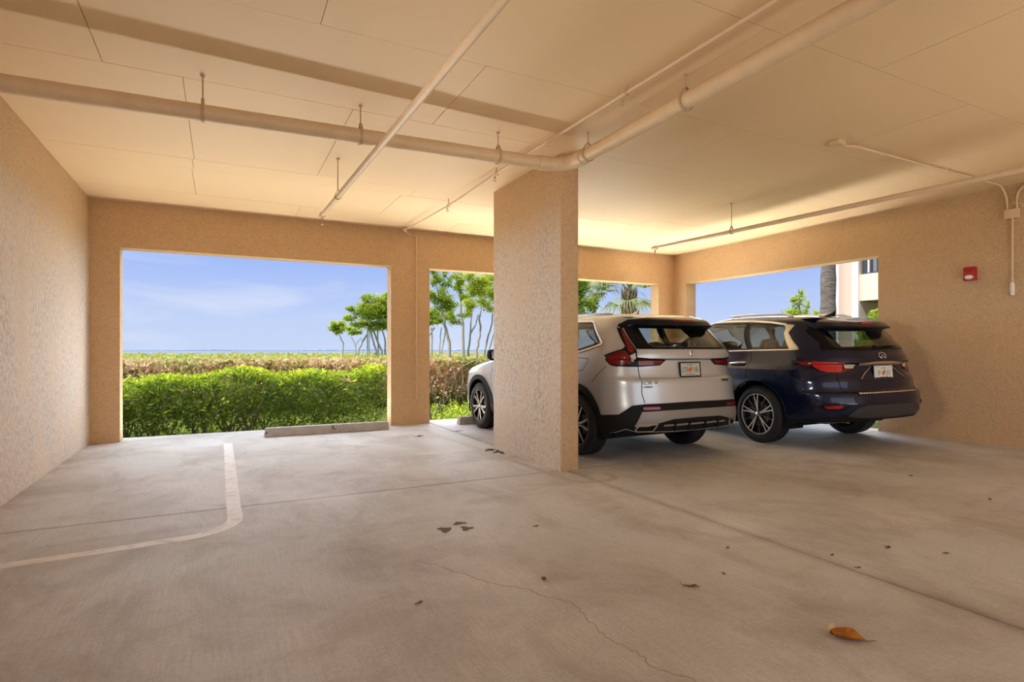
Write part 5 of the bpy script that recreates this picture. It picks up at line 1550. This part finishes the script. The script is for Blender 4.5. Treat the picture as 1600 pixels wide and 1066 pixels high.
tree('tall pale straight trunk standing in the middle of the second opening', base(724, Yb+1.5),
     [(root(724, Yb+1.5, [(724,552),(723,520),(720,480),(721,440),(722,405)]), .07, .04), ([at(721,470,Yb+1.5), at(714,445,Yb+1.5), at(712,430,Yb+1.5)], .025, .012)],
     [blb(716,445,10,10,Yb+1.5), blb(725,465,10,7,Yb+1.5), blb(714,430,8,7,Yb+1.5), blb(731,490,8,8,Yb+1.5)], 1300, .11, rng, tint=(.25,.8))
tree('pale mangrove forking in a V, right part of the second opening', base(733, Yb+.6),
     [(root(732, Yb+.6, [(732,548),(735,522),(735,505),(737,490)]), .045, .03), ([at(735,522,Yb+.6), at(743,508,Yb+.6), at(747,492,Yb+.6)], .035, .02)],
     [blb(742,452,16,13,Yb+.6), blb(736,475,12,9,Yb+.6), blb(750,440,13,10,Yb+.6), blb(733,432,12,7,Yb+.6)], 2300, .11, rng, tint=(.3,.95))
tree('leaning pale mangrove close to the pillar in the second opening', base(745, Yb+2),
     [(root(745, Yb+2, [(745,548),(749,525),(751,512),(749,498),(752,480)]), .06, .035), (root(757, Yb+2, [(757,548),(762,530),(767,510),(770,490)]), .05, .03), (root(764, Yb+2, [(764,548),(768,535),(772,520)]), .03, .02)],
     [blb(757,455,14,12,Yb+2), blb(764,478,12,9,Yb+2), blb(766,435,12,12,Yb+2), blb(752,470,10,8,Yb+2), blb(774,460,14,16,Yb+2)], 2600, .11, rng, tint=(.35,1.0))
tree('low leaning mangrove with thin dotted stems at the left post of the second opening', base(675, Yb+3),
     [(root(674, Yb+3, [(674,548),(675,530),(674,512)]), .05, .03), (root(687, Yb+3, [(687,545),(688,525),(690,512)]), .03, .02), (root(690, Yb+3, [(690,548),(694,530),(697,510)]), .035, .02), ([at(671,524,Yb+3), at(679,512,Yb+3)], .04, .03)],
     [blb(678,503,12,7,Yb+3), blb(690,497,12,8,Yb+3), blb(702,492,10,8,Yb+3), blb(672,490,10,9,Yb+3)], 1300, .12, rng, tint=(.2,.85))
# leafy tree above the silver car
Yl = 16.5
tree('round-leaved green tree showing above the silver car beside the pillar', base(905, Yl),
     [(root(898, Yl, [(900,540),(903,500),(905,470)]), .08, .04)],
     [blob(912,450,14,13,Yl), blob(920,475,14,12,Yl), blob(900,480,14,14,Yl), blob(898,445,12,14,Yl), blob(930,468,6,10,Yl)], 1500, .15, rng, group='trees beyond the garage', tint=(.05,.6), bark='bark_dark')
Yl = 16.6
tree('young tree with a pointed sparse top, seen over the dark blue car', base(1249, Yl),
     [(root(1249, Yl, [(1250,500),(1249,480),(1248,452)]), .06, .015)],
     [blob(1249,486,14,7,Yl), blob(1250,473,9,7,Yl), blob(1249,460,5,7,Yl), blob(1237,487,7,4,Yl), blob(1262,480,4,7,Yl), blob(1240,468,5,2.5,Yl), blob(1276,490,5,3,Yl), blob(1250,500,18,10,Yl)], 900, .15, rng, group='trees beyond the garage', tint=(.15,.65), bark='bark_dark')
# ---- cabbage palms
def palm(label, x, y, hgt, rad, rng, bark, boots_from, nfr=34, flen=1.25):
    o = empty('palm_tree', (x, y, -.2), label=label, category='palm')
    mb = MB(); nseg = 26; pts = []; rr = []
    for k in range(nseg+1):
        t_ = k/nseg; pts.append((.06*math.sin(t_*3), .04*math.sin(t_*2+1), t_*hgt)); rr.append(rad*(1.12-.15*t_+.05*math.sin(k*2.3)))
    mb.tube(pts, rr, 18); mb.build('trunk', bark, o, smooth=60)
    # old leaf bases
    mb = MB()
    zz = boots_from
    while zz < hgt+.05:
        for k in range(7):
            a = 2*PI*k/7+zz*5; r0 = rad*1.02; L = rng.uniform(.16, .26)
            c, s_ = math.cos(a), math.sin(a); w = .05
            p = np.array([c*r0, s_*r0, zz]); t_ = np.array([-s_, c, 0])*w; q = p+np.array([c*.10, s_*.10, L])
            mb.add([p-t_, p+t_, q+t_*.5, q-t_*.5, p+np.array([c*.05, s_*.05, -.01])], [(0,1,2,3), (0,4,1), (1,4,2), (4,0,3), (3,2,4)])
        zz += .11
    mb.build('leaf_base', M['boot'], o, kind='stuff')
    for k in range(nfr):
        el = rng.uniform(-.42, 1.2); az = 2*PI*k/nfr*5.0+rng.uniform(-.2,.2)
        d0 = np.array([math.cos(az)*math.cos(el), math.sin(az)*math.cos(el), math.sin(el)])
        o0 = np.array([0, 0, hgt+.05]); stem_l = flen*.65
        mid = o0+d0*stem_l*.6+np.array([0,0,.05]); hub = o0+d0*stem_l-np.array([0,0,.12*(1-max(el,0)*.5)])
        V = []; F = []; tn = []
        side = np.cross(d0, [0,0,1]); side /= np.linalg.norm(side)+1e-9; upv = np.cross(side, d0)
        t0 = rng.uniform(.1, .7)+(.25 if el < -.2 else 0)
        def strip(a, b, c, w):
            i = len(V)
            V.extend([a-side*w, a+side*w, b+side*w*.8, b-side*w*.8, c]); F.append((i, i+1, i+2, i+3)); F.append((i+3, i+2, i+4, i+4)); tn.extend([t0]*5)
        strip(o0, mid, hub, .018)
        nl = 26
        for j in range(nl):
            a = (j/(nl-1)-.5)*3.6; fl = flen*.62*(1-.25*abs(a)/1.8)*rng.uniform(.85, 1.1)
            dd = d0*math.cos(a)+side*math.sin(a)+upv*.25
            b1 = hub+dd*fl*.55; c1 = hub+dd*fl*.92-np.array([0,0,fl*rng.uniform(.25,.6)])
            wv = np.cross(dd, upv)*.020; i = len(V)
            V.extend([hub-wv*.3, hub+wv*.3, b1+wv, b1-wv, c1]); F.append((i, i+1, i+2, i+3)); F.append((i+3, i+2, i+4, i+4)); tn.extend([t0+rng.uniform(-.1,.25)]*5)
        F3 = []
        for f in F:
            F3.append((f[0], f[1], f[2]));
            if f[2] != f[3]: F3.append((f[0], f[2], f[3]))
        link('frond', np_mesh('frond', np.array(V), np.array(F3), M['frond'], np.clip(tn, 0, 1)), o)
    return o
M['boot'] = plain('palm_leaf_base', (.30,.21,.12), .85, grain=.6, scale=10)
t = NT('palm_trunk_bark'); v = t.coord((1,1,6)); n_ = t.noise(v, 5, 6, .65); n2 = t.noise(t.coord(), 30, 4)
t.bsdf(t.mix(t.ramp(n_, [(.35,0),(.65,1)]), (.105,.085,.070), (.24,.205,.18)), .9, 0, t.bump(n2, .6, .02, t.bump(n_, .8, .03)), .1); M['palm_bark'] = t.m
p = at(983, 470, 14.6); palm('cabbage palm with drooping fan fronds and a ragged boot-covered trunk behind the silver car', p[0], p[1], 3.35, .17, np.random.RandomState(3), M['palm_bark'], 1.6, 38, 1.35)
p = at(1294, 450, 9.45); palm('thick grey palm trunk close outside the right opening', p[0], p[1], 7.2, .172, np.random.RandomState(4), M['palm_bark'], 6.4, 26, 1.5)
# ---- neighbouring apartment building through the right opening
M['bld_wall'] = rough_concrete('pinkish_render', (.66,.49,.39), (.60,.44,.35))
M['bld_white'] = plain('white_render', (.80,.74,.68), .8)
M['bld_pale'] = plain('cream_render', (.76,.60,.47), .8)
M['bld_dark'] = plain('dark_soffit', (.26,.19,.13), .8)
M['win_frame'] = plain('dark_window_frame', (.05,.055,.065), .4)
M['blind'] = plain('pale_vertical_blind', (.60,.60,.56), .6)
M['win_glass'] = glass_mat('window_glass', (.80,.82,.84))
BX = 20.0
bd = empty('apartment_building', (BX, 9.0, -.2), label='pinkish apartment block with white pilasters seen past the palm trunk', category='building')
def bbox(name, m, x0, y0, z0, x1, y1, z1, parent=None, **k):
    mb = MB(); mb.box(x0-BX, y0-9, z0+.2, x1-BX, y1-9, z1+.2); return mb.build(name, m, parent or bd, **k)
def yat(px): 
    d = FWD+(px-800)/890*RGT; return BX*d[1]/d[0]
def zat(py, px):
    d = FWD+(px-800)/890*RGT; return 1.25+(548-py)/890*BX/d[0]
ya, yb_, yc, yd = yat(1305), yat(1313), yat(1334), yat(1343.5)
z_sill = zat(428, 1355); z_sof = zat(469.5, 1355)
bbox('wall', M['bld_wall'], BX, yd, -.2, BX+10, ya, 10.5)
bbox('pilaster', M['bld_white'], BX-.10, yb_, -.2, BX-.001, ya, 10.5)
bbox('pilaster', M['bld_white'], BX-.10, yd, -.2, BX-.001, yc, 10.5)
bbox('parapet', M['bld_pale'], BX-.02, 2.0, z_sof, BX+.20, yd-.001, z_sill)
bbox('floor_plate', M['bld_dark'], BX+.20, 2.0, z_sof-.03, BX+10, yd-.001, z_sof+.30)
bbox('upper_wall', M['bld_wall'], BX+.02, 2.0, 6.2, BX+.25, yd-.001, 10.5)
bbox('back_wall', M['bld_pale'], BX+1.2, 2.0, z_sof+.30, BX+1.4, yd-.001, 6.2)
bbox('ground_wall', M['bld_dark'], BX+6, 2.0, -.2, BX+6.2, yd-.001, z_sof-.04)
for k in range(4):
    w0 = yd-.05-k*2.2
    wf = bbox('window', M['win_frame'], BX+.06, w0-.16, z_sill-.001, BX+.12, w0, 6.2)
    bbox('window_rail', M['win_frame'], BX+.05, w0-2.15, z_sill+.0, BX+.13, w0-.16, z_sill+.05)
    bbox('window_pane', M['win_glass'], BX+.085, w0-2.15, z_sill+.05, BX+.09, w0-.16, 6.2)
    bbox('mullion', M['bld_white'], BX+.05, w0-.24, z_sill+.05, BX+.13, w0-.19, 6.2)
    for j in range(12):
        yy = w0-.28-j*.155
        bbox('blind_slat', M['blind'], BX+.22+.02*(j % 2), yy-.12, z_sill+.08, BX+.235+.02*(j % 2), yy, 6.2)
bs = empty('bush', (18.0, 10.35, -.2), label='bright green bush in front of the apartment block, next to the wall edge', category='bush')
rng = np.random.RandomState(15); N = 1500
v_ = rng.normal(size=(N,3)); v_ /= np.linalg.norm(v_, axis=1, keepdims=True); v_ *= rng.rand(N,1)**.4
C_ = v_*np.array([.8, .75, 1.35])+np.array([0, 0, 1.42])
foliage('foliage', bs, C_, .26, M['tree_leaf'], rng, .35+.6*rng.rand(N), .6, .28, kind='stuff')
stems('stem', bs, [([(0,0,0), (.05*math.cos(k), .05*math.sin(k), .7), (.5*math.cos(k), .5*math.sin(k), 1.9)], [.03, .025, .01]) for k in range(6)], M['stem'])

# ------------------------------------------------------------------ litter on the floor
def fallen_leaf(label, x, y, L, W, rot, curl, mat, stalk=True, under=None, roll=0.0):
    z = zf(x)+.002
    o = empty('fallen_leaf', (x, y, z), (0, 0, rot), label=label, category='leaf')
    nu, nv = 14, 6; V = []; F = []
    for i in range(nu+1):
        t_ = i/nu; w = W*math.sin(PI*min(1, t_*.96+.02))**.75*(1 if t_ > .3 else (.55+.45*t_/.3))
        for j in range(nv+1):
            s_ = j/nv*2-1
            yy = s_*w/2; zz = curl*(abs(s_)**1.8)*w*.55+.004*math.sin(t_*9+s_)
            xx = (t_-.5)*L
            if roll and t_ > .78:
                k = (t_-.78)/.22*PI*.9; rr = L*.10; xx = (.28)*L+rr*math.sin(k)*.9; zz += rr*(1-math.cos(k))
            V.append((xx, yy, max(zz, 0)+.001))
    for i in range(nu):
        for j in range(nv): a = i*(nv+1)+j; F.append((a, a+nv+1, a+nv+2, a+1))
    mb = MB(); mb.add(V, F); b = mb.build('blade', mat, o, smooth=180)
    m = b.modifiers.new('thickness', 'SOLIDIFY'); m.thickness = .0012; m.offset = 1
    if stalk:
        mb = MB(); mb.tube([(-.5*L, 0, .003), (-.62*L, .1*W, .012), (-.68*L, .35*W, .022)], [.0016, .0014, .001], 6); mb.build('stalk', M['stem'], o)
    return o
def leafm(name, c0, c1):
    t = NT(name); n = t.noise(t.coord((1,1,1)), 28, 4, .6)
    t.bsdf(t.mix(t.ramp(n, [(.4,0),(.6,1)]), c0, c1), .45, 0, t.bump(n, .3, .004), .4); return t.m
M['leaf_gold'] = leafm('golden_dry_leaf', (.55,.24,.025), (.40,.13,.015))
M['leaf_pale'] = leafm('pale_leaf_back', (.70,.52,.26), (.62,.42,.18))
M['leaf_brown'] = leafm('brown_dry_leaf', (.15,.08,.04), (.24,.13,.06))
M['leaf_tan'] = leafm('tan_dry_leaf', (.36,.22,.12), (.28,.16,.08))
M['leaf_red'] = leafm('dark_red_leaf', (.13,.015,.015), (.09,.012,.012))
M['leaf_olive'] = leafm('olive_leaf', (.07,.065,.02), (.13,.10,.03))
lf = fallen_leaf('large curled golden leaf with a pale turned-over end, nearest on the floor', 2.415, 1.545, .160, .075, R(180-52), .75, M['leaf_gold'], True, None, 1.0)
mb = MB(); V = []
for i in range(7):
    k = i/6*PI*.95
    for s_ in (-1, -.3, .3, 1): V.append((.040+.026*math.sin(k), s_*.029*(1-.12*i/6), .004+.021*(1-math.cos(k))))
mb.add(V, [(i*4+j, i*4+j+1, i*4+j+5, i*4+j+4) for i in range(6) for j in range(3)]); mb.build('turned_edge', M['leaf_pale'], lf, smooth=180, label='pale underside turned over')
def fl(px, py): return (1.25*890/(py-548))*(FWD+(px-800)/890*RGT)
for (px, py, L, W, rot, curl, m, lab) in (
    (850, 906, .042, .026, 60, .6, 'leaf_olive', 'small olive-brown leaf scrap in the middle foreground'),
    (655, 943, .046, .014, 15, .4, 'leaf_brown', 'small dark twiggy leaf scrap, left foreground'),
    (1388, 856, .055, .018, 10, .3, 'leaf_red', 'small dark red leaf right of the floor joint'),
    (655, 682, .17, .05, 20, .3, 'leaf_tan', 'brown dry leaf on the floor in front of the opening post'),
    (716, 674, .20, .05, 5, .2, 'leaf_tan', 'flat tan leaf on the floor before the silver car\'s front wheel'),
    (1340, 888, .040, .012, -20, .3, 'leaf_olive', 'narrow greenish leaf lying on the floor joint'),
    (1137, 857, .035, .014, 10, .5, 'leaf_brown', 'tiny brown leaf near the middle of the floor, left of the joint'),
    (1300, 868, .030, .012, 0, .3, 'leaf_olive', 'tiny greenish scrap just beyond the floor joint'),
    (1080, 917, .085, .022, -35, .5, 'leaf_brown', 'thin brown curled leaf scrap left of the golden leaf'),
    (1478, 865, .045, .016, -30, .5, 'leaf_tan', 'small tan leaf near the right edge of the floor'),
    (837, 823, .05, .016, 0, .3, 'leaf_brown', 'small dark leaf scrap in front of the pillar'),
    (1547, 783, .055, .022, 30, .4, 'leaf_brown', 'small reddish-brown leaf far right on the floor'),
    (1424, 747, .07, .02, 0, .4, 'leaf_brown', 'small leaf scrap on the floor below the fire alarm'),
    (1131, 897, .035, .012, 70, .5, 'leaf_olive', 'tiny olive leaf standing on edge in the foreground')):
    p = fl(px, py)
    fallen_leaf(lab, p[0], p[1], L, W, R(rot), curl, M[m], L > .05)
# damp patches and spilt debris at the pillar's foot
M['damp'] = plain('damp_stain', (.17,.135,.11), .9, spec=.1)
def stain(name, px, py, rx, ry, seed, mat):
    p = fl(px, py); r_ = random.Random(seed); n = 26; mb = MB(); vs_ = []
    for k in range(n):
        a = 2*PI*k/n; f = 1+.25*math.sin(a*3+seed)+r_.uniform(-.15,.15)
        vs_.append((p[0]+rx*f*math.cos(a), p[1]+ry*f*math.sin(a), .0006+zf(p[0])))
    mb.add(vs_, [tuple(range(n))]); return mb.build(name, mat, floor)
stain('damp_stain', 695, 828, .045, .06, 1, M['damp']); stain('damp_stain', 729, 826, .04, .05, 2, M['damp']); stain('damp_stain', 718, 818, .05, .035, 3, M['damp'])
dbs = empty('debris', (3.02, 6.45, 0), label='little heap of dirt and chips at the back foot of the pillar', category='debris')
rng = np.random.RandomState(2); mb = MB()
for k in range(26):
    a, b2 = rng.normal(0, .035), rng.normal(0, .10); s_ = rng.uniform(.006, .018)
    mb.bevel_box(a-s_, b2-s_, 0, a+s_, b2+s_*.8, s_*.9, s_*.3)
mb.build('chips', M['stem'], dbs, kind='stuff')
